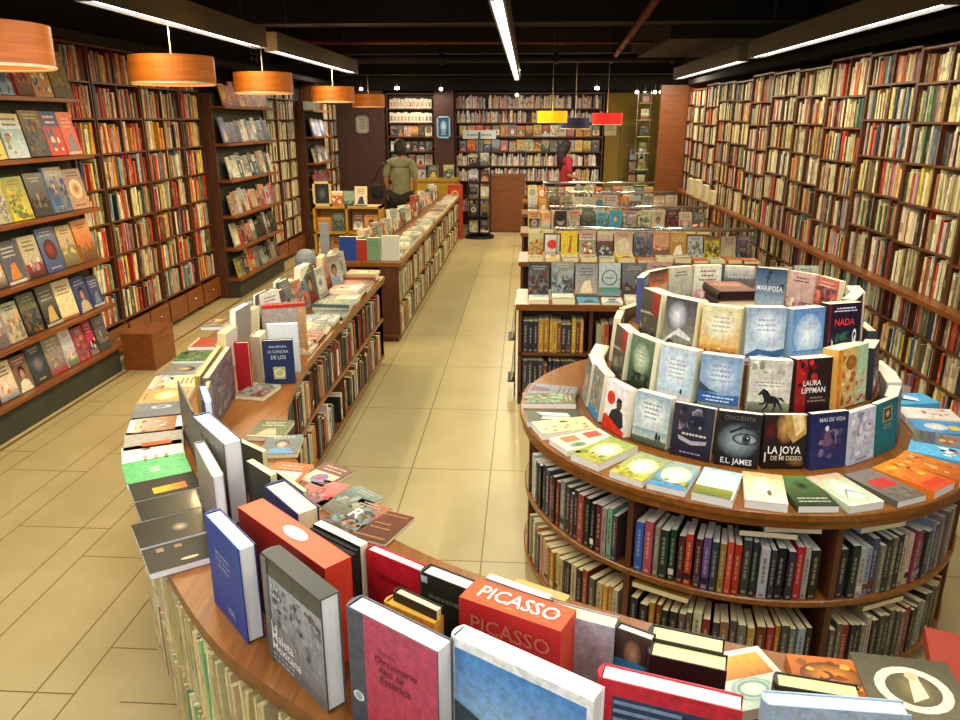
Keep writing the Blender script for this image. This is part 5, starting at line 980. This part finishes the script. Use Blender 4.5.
# cluster of small flats between the bare wood and the navy book
cl = [((236, 396), (262, 397), '#8c8478', 'grey pictured booklet lying beside the crimson hardback'), ((243, 436), (285, 438), '#58603c', 'dark olive pictured book lying at the edge of the bare wood'), ((262, 452), (295, 456), '#5c5c54', 'black and white pictured book lying below the olive one'),
      ((262, 478), (285, 492), '#d84c1c', 'bright orange booklet lying among the cluttered stacks'), ((290, 480), (322, 486), '#7c3c34', 'brownish red booklet lying at the inner edge'), ((286, 498), (318, 506), '#b83838', 'film-wrapped red booklet lying at the inner edge'),
      ((312, 505), (346, 512), '#5c6858', 'film-wrapped green-grey magazine hanging over the inner edge'), ((318, 520), (358, 528), '#606058', 'film-wrapped grey magazine with white letter lying by the navy hardback'), ((345, 534), (385, 540), '#5c2c1c', 'brown cover with thin golden lines lying on the inner edge')]
for i, (p0, p1, c, lb) in enumerate(cl):
    p = G((p0[0] + p1[0]) / 2, (p0[1] + p1[1]) / 2, .82); q = rim_at(INN, min(6, max(2.25, p.y)))
    ang = radians(-30 if i > 3 else 0) + (.15 * ((i * 7) % 3 - 1))
    A = A_(c, 500 + i)
    if i == 8: A = [('g', 0, 0, 1, 1, '#64301c', '#50281a'), ('g', .1, .1, .9, .13, '#a07848', '#a07848'), ('g', .1, .1, .13, .9, '#a07848', '#a07848'), ('g', .1, .87, .9, .9, '#a07848', '#a07848'), ('g', .3, .4, .8, .43, '#a07848', '#a07848'), ('g', .3, .55, .7, .58, '#a07848', '#a07848')]
    book('magazine' if i > 3 else 'paperback', .15, .19, .012 if i > 3 else .02, (p.x, p.y, ZT + .0008), ang, flat_=True, col=c, art=A, wrap=i in (5, 6, 7), label=lb, group='loose books by the bare wood', titles=[('R', .5, .5, .3, '#d8d8d0', 1)] if i == 7 else None)
fb((246, 461), (270, 476), .22, .025, '#3c3c30', None, None, 'dark green book with cream page tops standing behind the navy hardback', page='#ece0a8', hard=False)
fb((276, 472), (303, 492), .215, .015, '#28281c', None, None, 'slim dark book with cream page tops beside the orange booklet', page='#ece0a8', hard=False)
fb((236, 440), (262, 452), .2, .02, '#6c6048', None, None, 'brownish book with cream page tops behind the thick art book', page='#ece0a8', hard=False)

# ---------------------------------------------------------------- second aisle table
t = empty('aisle_display_table', (-1.6, 10.5, 0), 0, 'long straight wooden display table beyond the curved one on the left of the aisle', 'display table')
XA, XB, YA_, YB_ = -.22, .42, -3.35, 3.4
boxpart('tabletop', M_WOOD, t, XA, YA_, .76, XB, YB_, .8)
for z in (.42, .08): boxpart('shelf', M_WOOD, t, XA + .03, YA_ + .03, z - .025, XB - .03, YB_ - .03, z)
boxpart('plinth', M_SHELF, t, XA + .06, YA_ + .06, 0, XB - .06, YB_ - .06, .055); boxpart('core', M_SHELF, t, XA + .03, YA_ + .25, .08, XB - .23, YB_ - .23, .76)
ys = [YA_ + .03 + k * (6.69 / 7) for k in range(8)]
for k, yy in enumerate(ys): 
    for xs in ((XB - .225, XB - .03),): boxpart('upright', M_SHELFZ, t, xs[0], yy - .01, .08, xs[1], yy + .01, .76)
for z in (.42, .08):
    for a, c in zip(ys, ys[1:]):
        row([(-1.6 + XB - .03, 10.5 + a + .02), (-1.6 + XB - .03, 10.5 + c - .02)], z, .3, 1, PAL_CREAM + PAL_MED, seed=int(a * 100 + z * 10), hr=(.65, .9), depth=(.14, .18), setback=0.0)
    row([(-1.6 + XA + .05, 10.5 + YA_ + .03), (-1.6 + XB - .05, 10.5 + YA_ + .03)], z, .3, 1, ['#a82420', '#8a2018', '#c83028', '#7c1c18', '#5c5c6c'] if z > .2 else ['#b03028', '#5c5060', '#787088', '#8c4c4c'], seed=int(z * 77), hr=(.75, .9), depth=(.15, .2), setback=0.0)
r = random.Random(44)
for i, (x, c, w, h, a) in enumerate([(-1.71, '#1c3c8c', .17, .23, 0), (-1.575, '#a02820', .09, .2, 0), (-1.46, '#688c70', .13, .22, 0), (-1.30, '#c0c0bc', .17, .24, 0)]):
    book('hardcover', w if w > .12 else .1, h, .05, (x, 7.24 + .01 * (i % 2), .801), radians(a), .03, col=c, art=[('b', .15, .6, .85, .9, 2, jit(c, .1))], label=f'{cname(c)} book standing on the near end of the second aisle table', group='books at the near end of the aisle table', page='#e8e0c0')
y = 7.4; i = 0
while y < 13.7:
    w = r.uniform(.15, .2); c = r.choice(['#d8ccb0', '#e0d8c0', '#b03828', '#a8a090', '#c8b890', '#486048', '#8c8478', '#d8d4c8']); h = r.uniform(.18, .27)
    stand(-1.58 + r.uniform(-.03, .03), y + w / 2, r.uniform(-25, -10), w, h, r.uniform(.03, .08), c, f'{cname(c)} book standing on the second aisle table, {ordw(i + 1)} from its near end', A_(c, 600 + i), name='table_book', group='books standing along the second aisle table')
    c = r.choice(['#d8ccb0', '#a8a090', '#b0c0a8', '#887058', '#c8c8bc'])
    book('lying_book', w * .92, .2, r.uniform(.015, .06), (-1.21, y + w / 2, .8008), pi / 2 + r.uniform(-.08, .08), flat_=True, col=c, art=A_(c, 700 + i), label=f'{cname(c)} book lying on the second table aisle edge, {ordw(i + 1)} from near end', group='books lying along the second aisle table')
    y += w + .012; i += 1

# ---------------------------------------------------------------- cross tables with chrome rails
X0, X1 = -.06, 2.2
def cross_table(yf, depth, ordn, shelf_books=True):
    t = empty('rail_display_table', ((X0 + X1) / 2, yf, 0), 0, f'wooden cross table with books facing the viewer, {ordn} behind the round table', 'display table', 'cross display tables'); L = (X1 - X0) / 2
    boxpart('tabletop', M_WOODX, t, -L, 0, .755, L, depth, .8)
    for xx in (-L + .02, -L + .55, -L + 1.1, L - .65, L - .045): boxpart('upright', M_SHELFZ, t, xx, .03, 0, xx + .025, depth - .03, .755)
    for z in (.1, .42): boxpart('shelf', M_SHELF, t, -L + .02, .03, z - .022, L - .02, depth - .03, z)
    boxpart('back_panel', M_SHELFZ, t, -L + .045, depth * .5, .1, L - .045, depth * .5 + .012, .755)
    if ordn == 'first': return t
    def rl(b):
        b.tube([(-L + .35, .16, 1.10), (L - .02, .16, 1.10)], .02, 12)
    part('rail', M_CHROME, t, rl)
    for xx in (-L + .37, .1, L - .04): part('rail_post', M_CHROME, t, lambda b: b.tube([(xx, .215, .8), (xx, .2, 1.05), (xx, .16, 1.1)], .008, 8))
    return t
TY = [(5.5, .55), (7.28, .6), (9.25, .6), (11.2, .6), (13.0, .5)]
pals = [['#28303c', '#4c4854', '#a89880', '#a8b4b4', '#2c2c2c', '#8c8070', '#34405c', '#585858'], ['#a87828', '#c8c8c0', '#c8b838', '#a8a080', '#38343c', '#d8ccb0', '#486070', '#b06040'], ['#b8b070', '#c8a888', '#302c2c', '#a8a49c', '#3c403c', '#3888a8', '#d8d4c0', '#98948c'], ['#b0b0a8', '#c07828', '#2c2420', '#a8a08c', '#c0b8a8', '#9ca09c', '#b8c0b8'], ['#c8c870', '#c85428', '#384438', '#a86048', '#d8d0b8', '#40505c']]
r = random.Random(91)
circ = [('g', 0, 0, 1, 1, '#a8b4b4', '#98a8a8'), ('o', .5, .55, .36, .24, .12, '#2c3840'), ('b', .3, .5, .7, .6, 1, '#48545c'), ('g', 0, 0, 1, .25, '#487c58', '#7898a8')]
for ti, (yf, dp) in enumerate(TY):
    on = ordw(ti + 1); cross_table(yf, dp, on)
    x = X0 + .09; i = 0
    while x < X1 - .1:
        h = r.uniform(.21, .25) if ti else r.uniform(.24, .27); w = h * r.uniform(.64, .72); c = pals[ti][i % len(pals[ti])]; A, c0 = rand_art(r, base=c, pal=[c] + SOFT)
        if ti == 0 and i == 3: A = circ
        if ti == 1 and i == 1: A = [('g', 0, 0, 1, 1, '#c8c8c8', '#b8b8b4'), ('e', .5, .55, .34, .22, '#c82820'), ('g', 0, 0, 1, .2, '#a8a098', '#a8a098')]
        if ti == 1 and i == 2: A = [('g', 0, 0, 1, 1, '#d8c030', '#d0b428'), ('p', [(.4, .15), (.55, .7), (.65, .75), (.6, .15)], '#b05c18'), ('e', .58, .78, .06, .06, '#a85018'), ('g', 0, 0, 1, .15, '#d8c828', '#d8c828')]
        if ti == 2 and i == 2: A = [('g', 0, 0, 1, 1, '#2c2828', '#38302c'), ('e', .5, .5, .32, .3, '#c8b8a8', '#7c6c60'), ('e', .5, .62, .36, .2, '#1c1818')]
        if ti == 2 and i == 6: A = [('g', 0, 0, 1, 1, '#3c98c0', '#3890b8'), ('e', .5, .55, .24, .2, '#e0d8b8', '#5c4838'), ('g', 0, 0, 1, .16, '#d86020', '#d86020')]
        book('display_paperback' if ti < 4 else 'display_paperback', w, h, r.uniform(.015, .05), (x + w / 2, yf + .29, .801), r.uniform(-.05, .05), .2, col=c, art=A, label=f'{cname(c)} cover-out book, {ordw(i + 1)} from the aisle on the {on} cross table', group=f'books standing on the {on} cross table')
        if ti < 4:
            c = r.choice([['#c8c4a8', '#e8e4d8', '#9c948c', '#3c90b8', '#b8b098'], ['#d8c8b0', '#e0d8c8', '#d8c828', '#d8d0b8', '#d86828'], ['#c8b898', '#d8c8a8', '#a89880'], ['#b8b0a0', '#d8d0b8']][ti]); 
            book('lying_book', w * .92, .19 , r.uniform(.015, .05), (x + w / 2, yf + .015, .8008), r.uniform(-.05, .05), flat_=True, col=c, art=A_(c, 800 + ti * 30 + i), label=f'{cname(c)} book lying on the {on} cross table front edge, {ordw(i + 1)} from aisle', group=f'books lying on the {on} cross table')
        x += w + r.uniform(.004, .02); i += 1
    # side-facing pile near the aisle end
    if ti == 0:
        for z in (.42, .1):
            row([(X0 + .05, yf + .035), (X0 + .54, yf + .035)], z, .3, 1, ['#3c3428', '#a87828', '#8c8c80', '#6c3c20', '#2c2c34', '#b89838', '#7c4424'], seed=900 + int(z * 10), hr=(.7, .85), tmin=.02, tmax=.045, depth=(.15, .19), setback=0.0, indiv=14, where=f'from the aisle end, {"upper" if z > .2 else "lower"} shelf under the first cross table', group='books shelved under the first cross table', s0=0)
            row([(X0 + .6, yf + .035), (X0 + 1.1, yf + .035)], z, .3, 1, PAL_MED, seed=910 + int(z * 10), hr=(.7, .85), tmin=.02, tmax=.04, depth=(.15, .19), setback=0.0)
            row([(X0 + 1.15, yf + .035), (X0 + 1.55, yf + .035)], z, .3, 1, PAL_MED, seed=930 + int(z * 10), hr=(.7, .85), tmin=.02, tmax=.04, depth=(.15, .19), setback=0.0)
# leaning magazines on the aisle side of the first cross table
for i, (z, c) in enumerate([(.48, '#3a3c34'), (.14, '#6c6c64')]):
    b_ = book('magazine', .2, .27, .012, (X0 - .035, 5.8, z), -pi / 2, .08, col=c, art=A_(c, 950 + i), label=f'{cname(c)} magazine hung on the aisle side of the first cross table, {"upper" if i == 0 else "lower"} one', group='magazines on the table side')
t = empty('side_magazine_rack', (X0 - .01, 5.8, 0), 0, 'small wire rack on the aisle side of the first cross table', 'rack')
for z in (.475, .135): part('wire_tray', M_BLKMET, t, lambda b: b.box(-.05, -.12, z - .006, .008, .12, z))
for s_ in (-.1, .1): part('side_wire', M_BLKMET, t, lambda b: b.tube([(.004, s_, 0), (.004, s_, .7)], .004, 6))

# ---------------------------------------------------------------- things near the back
t = empty('yellow_shelf_unit', (-2.40, 10.2, 0), 0, 'low yellow shelf unit with picture books and a framed picture on top', 'shelf')
L = .46
for xx in (-L, -.02, L - .03): boxpart('upright', M_YELLOW, t, xx, 0, 0, xx + .03, .3, 1.0)
for z in (.05, .35, .66, 1.0): boxpart('shelf', M_YELLOW, t, -L, 0, z - .03, L, .3, z)
boxpart('back_panel', M_YELLOW, t, -L, .29, 0, L, .3, 1.0)
r = random.Random(60)
for li, z in enumerate((.35, .66, 1.0)):
    x = -2.82; i = 0
    while x < -2.12:
        w = r.uniform(.13, .2); h = r.uniform(.19, .26)
        if abs(x + w / 2 + 2.405) < w / 2 + .03 and z < .9: x += .05; continue
        c = r.choice(['#c87830', '#a8a8c0', '#d8c080', '#783830', '#487068', '#b86040', '#d0d0c8']); A, c0 = rand_art(r, base=c, pal=PAINT)
        if not (z == 1.0 and x < -2.64): book('picture_book', w, h, .015, (x + w / 2, 10.24, z + .001), 0, .18, col=c, art=A, label=f'{cname(c)} picture book, {ordw(i + 1)} from the left end, {["lower", "middle", "top"][li]} level of yellow shelves', group='picture books on the yellow shelves')
        x += w + .01; i += 1
framed(-2.72, 10.22, 1.165, .25, .32, '#d8c890', '#30343c', 'cream framed dark picture standing on the yellow shelves', name='framed_picture', cat='picture', art=[('e', .5, .5, .28, .3, '#6c7480', '#383c44')])
t = empty('floor_sign_panel', (-2.25, 8.45, 0), 0, 'narrow pale grey-blue upright panel near the crouching visitor', 'sign')
boxpart('panel', M_GREY, t, -.05, -.012, .05, .05, .012, 1.0); boxpart('base', M_GREY, t, -.09, -.08, 0, .09, .08, .05)
b = MB(); b.box(-.25, -.18, 0, .25, .18, .42, lin('#16182a'), lin('#1c1e30')); o = b.build('storage_crate', M_PAINT, loc=(-2.28, 9.1, 0)); tag(o, 'dark navy crate standing on the floor behind the crouching visitor', 'crate')
part('crate_lid', M_PAINT, o, lambda b: b.box(-.26, -.19, .42, .26, .19, .45, lin('#202438')))
# brown screen, black rotating tower, red display box, grey stand
t = empty('wooden_counter_front', (-.38, 15.0, 0), 0, 'reddish brown wooden counter front in the aisle at the back', 'counter')
boxpart('front_panel', M_PANEL, t, -.36, 0, .04, .36, .03, 1.06); boxpart('counter_top', M_PANEL, t, -.37, -.01, 1.06, .37, .5, 1.09); boxpart('side_panel', M_PANEL, t, -.36, .03, .04, -.33, .48, 1.06); boxpart('side_panel', M_PANEL, t, .33, .03, .04, .36, .48, 1.06); boxpart('plinth', M_SHELF, t, -.34, .01, 0, .34, .46, .04)
t = empty('book_tower', (-.86, 14.3, 0), 0, 'black revolving book tower with a pale sign on top', 'book stand')
part('pole', M_BLKMET, t, lambda b: b.tube([(0, 0, .04), (0, 0, 1.9)], .025, 10)); part('base', M_BLKMET, t, lambda b: b.lathe([(0, .05), (.27, .045), (.28, 0)], 28))
for z in (.12, .42, .72, 1.02, 1.32): boxpart('tray', M_BLKMET, t, -.21, -.2, z - .02, .21, .2, z)
for xx, yy in ((-.21, -.2), (.195, -.2), (-.21, .185), (.195, .185), (-.01, -.2)): boxpart('corner_post', M_BLKMET, t, xx, yy, .1, xx + .015, yy + .015, 1.62)
b = MB(); b.box(-.3, -.012, 1.78, .3, .012, 1.93, lin('#9aa0a0')); o = b.build('sign_board', M_PAINT, t); b = MB(); draw_art(b, [('b', .1, .25, .9, .75, 1, '#5c6064')], .6, .15, -.013); k = b.build('sign_print', M_INK, t); k.location = (0, 0, 1.78)
r = random.Random(64)
for li, z in enumerate((.12, .42, .72, 1.02, 1.32)):
    for k, xx in enumerate((-.1, .105)):
        c = r.choice(['#a89c88', '#1c1c20', '#38303c', '#c8c4b8', '#585048', '#d8d8e0']); A, c0 = rand_art(r, base=c)
        book('display_paperback', .15, .22, .02, (-.86 + xx, 14.14, z + .001), 0, .04, col=c, art=A, label=f'{cname(c)} book in the {["left", "right"][k]} slot, {ordw(li + 1)} tray up the revolving tower', group='books in the revolving tower')
t = empty('red_display_box', (-1.29, 14.02, 0), 0, 'orange-red cardboard display box at the far end of the aisle table', 'display box')
boxpart('carton', flat('orange_red_card', '#a83418', .6), t, -.13, 0, 0, .13, .2, .98)
for z in (.12, .42, .7):
    b = MB(); draw_art(b, [('g', 0, 0, 1, 1, '#c84820', '#b83c1c'), ('o', .5, .5, .3, .35, .3, '#e8b890'), ('e', .5, .5, .1, .1, '#d89060')], .22, .22); k = b.build('printed_front', M_PRINT, t); k.location = (0, -.001, z)
t = empty('mustard_counter', (-1.95, 14.9, 0), 0, 'mustard counter with leaflets behind the far end of the aisle table', 'counter')
boxpart('body', M_YELLOW, t, -.5, 0, 0, .62, .5, .98); boxpart('counter_top', M_YELLOW, t, -.52, -.02, .98, .64, .52, 1.02)
for i, (x, c) in enumerate([(-2.3, '#788060'), (-2.05, '#a8b0b8'), (-1.8, '#5c6450'), (-1.5, '#6c7c70')]):
    A, c0 = rand_art(r, base=c); book('leaflet_pack', .2, .26, .04, (x, 15.0, 1.021), 0, .1, col=c, art=A, label=f'{cname(c)} pack of leaflets, {ordw(i + 1)} along the mustard counter', group='packs on the mustard counter', cat='leaflets')
# paper-covered parcels on the ledge, far right
for i, (y, w, h, c) in enumerate([(13.3, .3, .26, '#b0a898'), (12.75, .34, .28, '#b8a488'), (12.2, .26, .24, '#a8988c'), (11.7, .22, .2, '#c0b090')]):
    A = [('g', 0, 0, 1, 1, c, c), ('blobs', .03, .03, .97, .97, 34, ['#6c6058', '#c8c0b0', '#8c7c6c', '#d8d0c0'], .07)]
    book('patterned_box', w, h, .06, (2.735, y, .9055), -pi / 2, .03, col=c, art=A, label=f'speckled {cname(c)} patterned box on the ledge, {ordw(i + 1)} from the back', group='patterned boxes on the ledge', cat='box', hard=False)

# a few books lying on top of rows inside the round table
for i, (a, z, c, lb) in enumerate([(-96, .655, '#242428', 'dark film-wrapped book lying across the upper shelf books'), (-91, .68, '#4878b8', 'bright blue thin book lying on the dark wrapped one'), (-70, .672, '#a0a4ac', 'grey film-wrapped slab lying across the outer bay books'), (-52, .68, '#4870b0', 'blue and white box lying at the upper shelf end'), (-118, .33, '#b89840', 'mustard book lying over the lower shelf books'), (-66, .335, '#a88c58', 'tan pictured book lying over the lower outer bay books')]):
    ar = radians(a); p = RC + Vector((cos(ar), sin(ar), 0)) * (RR - .05)
    book('lying_book', .2 if i != 4 else .22, .15, .022, (p.x, p.y, z + .02), ar + pi / 2, flat_=True, col=c, art=[('b', .1, .3, .9, .8, 2, jit(c, .15))], wrap=i in (0, 2), label=lb + ' of the round table', group='books lying on the shelved rows')

# ---------------------------------------------------------------- people
def skin_mesh(name, joints, edges, m, parent=None, sub=2, root=0, col=None):
    me = bpy.data.meshes.new(name); me.from_pydata([j[:3] for j in joints], edges, []); o = bpy.data.objects.new(name, me); COL.objects.link(o)
    me.materials.append(m); md = o.modifiers.new('skin', 'SKIN'); md.use_smooth_shade = True
    for i, j in enumerate(joints):
        sv = me.skin_vertices[0].data[i]; rr = j[3]; sv.radius = rr if isinstance(rr, tuple) else (rr, rr); sv.use_root = (i == root)
    s_ = o.modifiers.new('sub', 'SUBSURF'); s_.levels = sub; s_.render_levels = sub
    if parent: o.parent = parent
    return o
def cl_mat(n, c): return flat(n, c, .85, noise=.15, scale=14)
def hand(P, wrist, d, m, s=1.0, side=1):
    w = Vector(wrist); d = Vector(d).normalized(); sd = d.cross(Vector((0, 1, 0))).normalized() * side if abs(d.y) < .9 else Vector((1, 0, 0)) * side
    J = [(*w, .024 * s), (*(w + d * .045 * s), (.036 * s, .018 * s))]; E_ = [(0, 1)]
    for k, ln in enumerate((.07, .078, .073, .058)):
        b0 = w + d * .075 * s + sd * (k - 1.5) * .019 * s; i = len(J)
        J += [(*b0, .0095 * s), (*(b0 + d * ln * .55 * s + Vector((0, -.006, 0))), .0085 * s), (*(b0 + d * ln * s + Vector((0, -.018 * s, 0))), .0075 * s)]; E_ += [(1, i), (i, i + 1), (i + 1, i + 2)]
    i = len(J); J += [(*(w + d * .04 * s - sd * .036 * s), .011 * s), (*(w + d * .08 * s - sd * .052 * s), .009 * s)]; E_ += [(1, i), (i, i + 1)]
    return skin_mesh('hand', J, E_, m, P, 1)
def person_back(loc, rz, label, shirt, trousers, s=1.0, hairlen=0, bag=True, arms='down', name='person'):
    P = empty(name, loc, rz, label, 'person'); 
    # body: continuous from feet to head, facing +y (away)
    J = [(0, 0, .93, .115), (0, 0, 1.12, .105), (0, 0, 1.32, (.15, .10)), (0, 0, 1.42, (.10, .07)), (0, .005, 1.475, .048), (0, .01, 1.52, .05), (0, .015, 1.585, .085), (0, .01, 1.66, .07),
         (.10, 0, .88, .085), (.11, .01, .48, .058), (.11, -.02, .09, .04), (.115, .12, .03, .035), (-.10, 0, .88, .085), (-.11, .01, .48, .058), (-.11, -.02, .09, .04), (-.115, .12, .03, .035),
         (.18, 0, 1.38, .058), (.235, -.02, 1.12, .043), (.20, .16 if arms == 'fwd' else .03, .95 if arms == 'down' else 1.08, .03), (-.18, 0, 1.38, .058), (-.235, -.02, 1.12, .043), (-.20, .2 if arms == 'fwd' else .03, .95 if arms == 'down' else 1.1, .03)]
    E_ = [(0, 1), (1, 2), (2, 3), (3, 4), (4, 5), (5, 6), (6, 7), (0, 8), (8, 9), (9, 10), (10, 11), (0, 12), (12, 13), (13, 14), (14, 15), (3, 16), (16, 17), (17, 18), (3, 19), (19, 20), (20, 21)]
    body = skin_mesh('body', J, E_, M_SKIN, P)
    for sd in (1, -1):
        w = J[18] if sd > 0 else J[21]; hand(P, w[:3], (0, .6, -.5) if arms == 'fwd' else (0, .1, -1), M_SKIN, 1.0, sd)
        js = [(0, 0, .84, (.165, .14)), (0, 0, .98, (.165, .14)), (0, 0, 1.14, (.16, .13)), (0, 0, 1.32, (.175, .12)), (0, 0, 1.41, (.12, .085)), (.185, 0, 1.385, .075), (.24, -.02, 1.14, .062), (-.185, 0, 1.385, .075), (-.24, -.02, 1.14, .062)]
    skin_mesh('shirt', js, [(0, 1), (1, 2), (2, 3), (3, 4), (4, 5), (5, 6), (4, 7), (7, 8)], shirt, P)
    jt_ = [(0, 0, .93, .15), (.10, 0, .86, .11), (.11, .01, .48, .078), (.11, -.02, .1, .06), (-.10, 0, .86, .11), (-.11, .01, .48, .078), (-.11, -.02, .1, .06)]
    skin_mesh('trousers', jt_, [(0, 1), (1, 2), (2, 3), (0, 4), (4, 5), (5, 6)], trousers, P)
    def hairfn(b):
        n = 20; pr = [(.0, 1.752), (.04, 1.747), (.075, 1.725), (.098, 1.685), (.106, 1.64), (.106, 1.59), (.098, 1.545), (.07, 1.51)]
        base = []
        for r_, z in pr:
            for k in range(n):
                a = 2 * pi * k / n; fr = max(0, sin(a)); rr = r_ * (1 - .25 * fr * (1 if z < 1.68 else 0)); base.append((rr * cos(a) * .92, rr * sin(a) * 1.05 - .012, z + (.06 * fr if z < 1.66 else 0)))
        b.idx(base, [(i * n + k, i * n + (k + 1) % n, (i + 1) * n + (k + 1) % n, (i + 1) * n + k) for i in range(len(pr) - 1) for k in range(n)], (1, 1, 1), True)
        if hairlen: b.tube([(0, -.05, 1.66), (0, -.085, 1.55), (0, -.10, 1.42), (0, -.10, 1.28), (0, -.095, 1.2)], [.09, .10, .09, .07, .02], 16)
    part('hair', M_HAIR, P, hairfn)
    for sd in (-1, 1):
        part('eye', flat('eye_white', '#e8e4dc', .3), P, lambda b: b.lathe([(0, 1.585), (.012, 1.597), (0, 1.609)], 10, cen=(.032 * sd, .098)))
        skin_mesh('shoe', [(.112 * sd, -.04, .04, .042), (.115 * sd, .13, .035, .038)], [(0, 1)], M_BLKMET, P, 1)
    part('nose', M_SKIN, P, lambda b: b.face([(-.012, .1, 1.56), (.012, .1, 1.56), (0, .1, 1.6)]) or b.tube([(0, .098, 1.6), (0, .118, 1.565), (0, .1, 1.555)], [.006, .012, .006], 8))
    if s != 1: P.scale = (s, s, s)
    return P
p1 = person_back((-2.04, 12.6, 0), 0, 'person in grey-green shirt with short black hair, seen from behind at the back shelves', cl_mat('grey_green_shirt', '#74755f'), cl_mat('black_trousers', '#18191a'), 1.04)
b = MB(); b.tube([(-.02, 0, .16), (0, 0, .05)], .02, 8)
bag = skin_mesh('shoulder_bag', [(0, 0, 0, (.10, .06)), (0, 0, .16, (.11, .06)), (0, 0, .26, (.09, .05))], [(0, 1), (1, 2)], cl_mat('black_bag_cloth', '#14131a')); bag.location = (-2.42, 12.5, .86)
tag(bag, 'black shoulder bag hanging beside the person in the grey-green shirt', 'bag')
part('strap', M_BLKMET, bag, lambda b: b.tube([(-.05, 0, .3), (.02, 0, .45), (.10, 0, .56), (.18, .02, .6)], .012, 8))
p2 = person_back((.74, 14.7, 0), radians(-75), 'person in a red top with long dark hair, standing sideways at the back shelves', cl_mat('red_top', '#8a1420'), cl_mat('dark_jeans', '#20222c'), 1.0, 1, arms='fwd')
# crouching visitor behind the curved table
P = empty('person', (-2.16, 7.22, 0), 0, 'person crouching behind the curved table, only a grey-blue cap showing above the books', 'person')
J = [(0, 0, .36, .12), (0, .06, .55, .13), (0, .1, .72, (.13, .10)), (0, .13, .80, .05), (0, .15, .90, .085), (.12, .3, .42, .075), (.12, .22, .07, .045), (.12, .36, .035, .035), (-.12, .3, .42, .075), (-.12, .22, .07, .045), (-.12, .36, .035, .035), (.19, .14, .68, .05), (.22, .3, .5, .04), (.1, .44, .5, .03), (-.19, .14, .68, .05), (-.22, .3, .5, .04), (-.1, .44, .5, .03)]
skin_mesh('body', J, [(0, 1), (1, 2), (2, 3), (3, 4), (0, 5), (5, 6), (6, 7), (0, 8), (8, 9), (9, 10), (2, 11), (11, 12), (12, 13), (2, 14), (14, 15), (15, 16)], M_SKIN, P)
for sd in (1, -1): hand(P, (.1 * sd, .44, .5), (-.1 * sd, .9, .1), M_SKIN, 1, sd)
skin_mesh('jacket', [(0, -.01, .33, .15), (0, .05, .55, .155), (0, .1, .72, (.155, .12)), (.19, .14, .68, .065), (.225, .3, .5, .055), (-.19, .14, .68, .065), (-.225, .3, .5, .055)], [(0, 1), (1, 2), (2, 3), (3, 4), (2, 5), (5, 6)], cl_mat('grey_blue_jacket', '#5c6478'), P)
skin_mesh('trousers', [(0, -.01, .34, .14), (.12, .3, .42, .09), (.12, .22, .09, .06), (-.12, .3, .42, .09), (-.12, .22, .09, .06)], [(0, 1), (1, 2), (0, 3), (3, 4)], cl_mat('grey_trousers', '#3a3c44'), P)
part('cap', cl_mat('grey_blue_cap', '#7c8494'), P, lambda b: b.lathe([(.0, 1.03), (.05, 1.02), (.09, .99), (.115, .94), (.122, .90), (.118, .87), (.10, .865)], 24, cen=(0, .14)))

P.scale = (.87, .87, .87)
STUFF_O = STUFF.build('massed_shelf_books', M_STUFF); tag(STUFF_O, 'hundreds of further books packed spine out in the wall bookcases and lower shelves', 'books', kind='stuff')
S.cycles.use_denoising = True
import sys
import re as _re
for o in S.objects:
    if o.get('category') and len(_re.findall(r"[A-Za-z0-9][A-Za-z0-9'\u2019-]*", o.get('label', ''))) > 16: print('LONG', o['label'])
print('COUNTS', COUNT, 'shelved', SHELVED, len(STUFF.f))
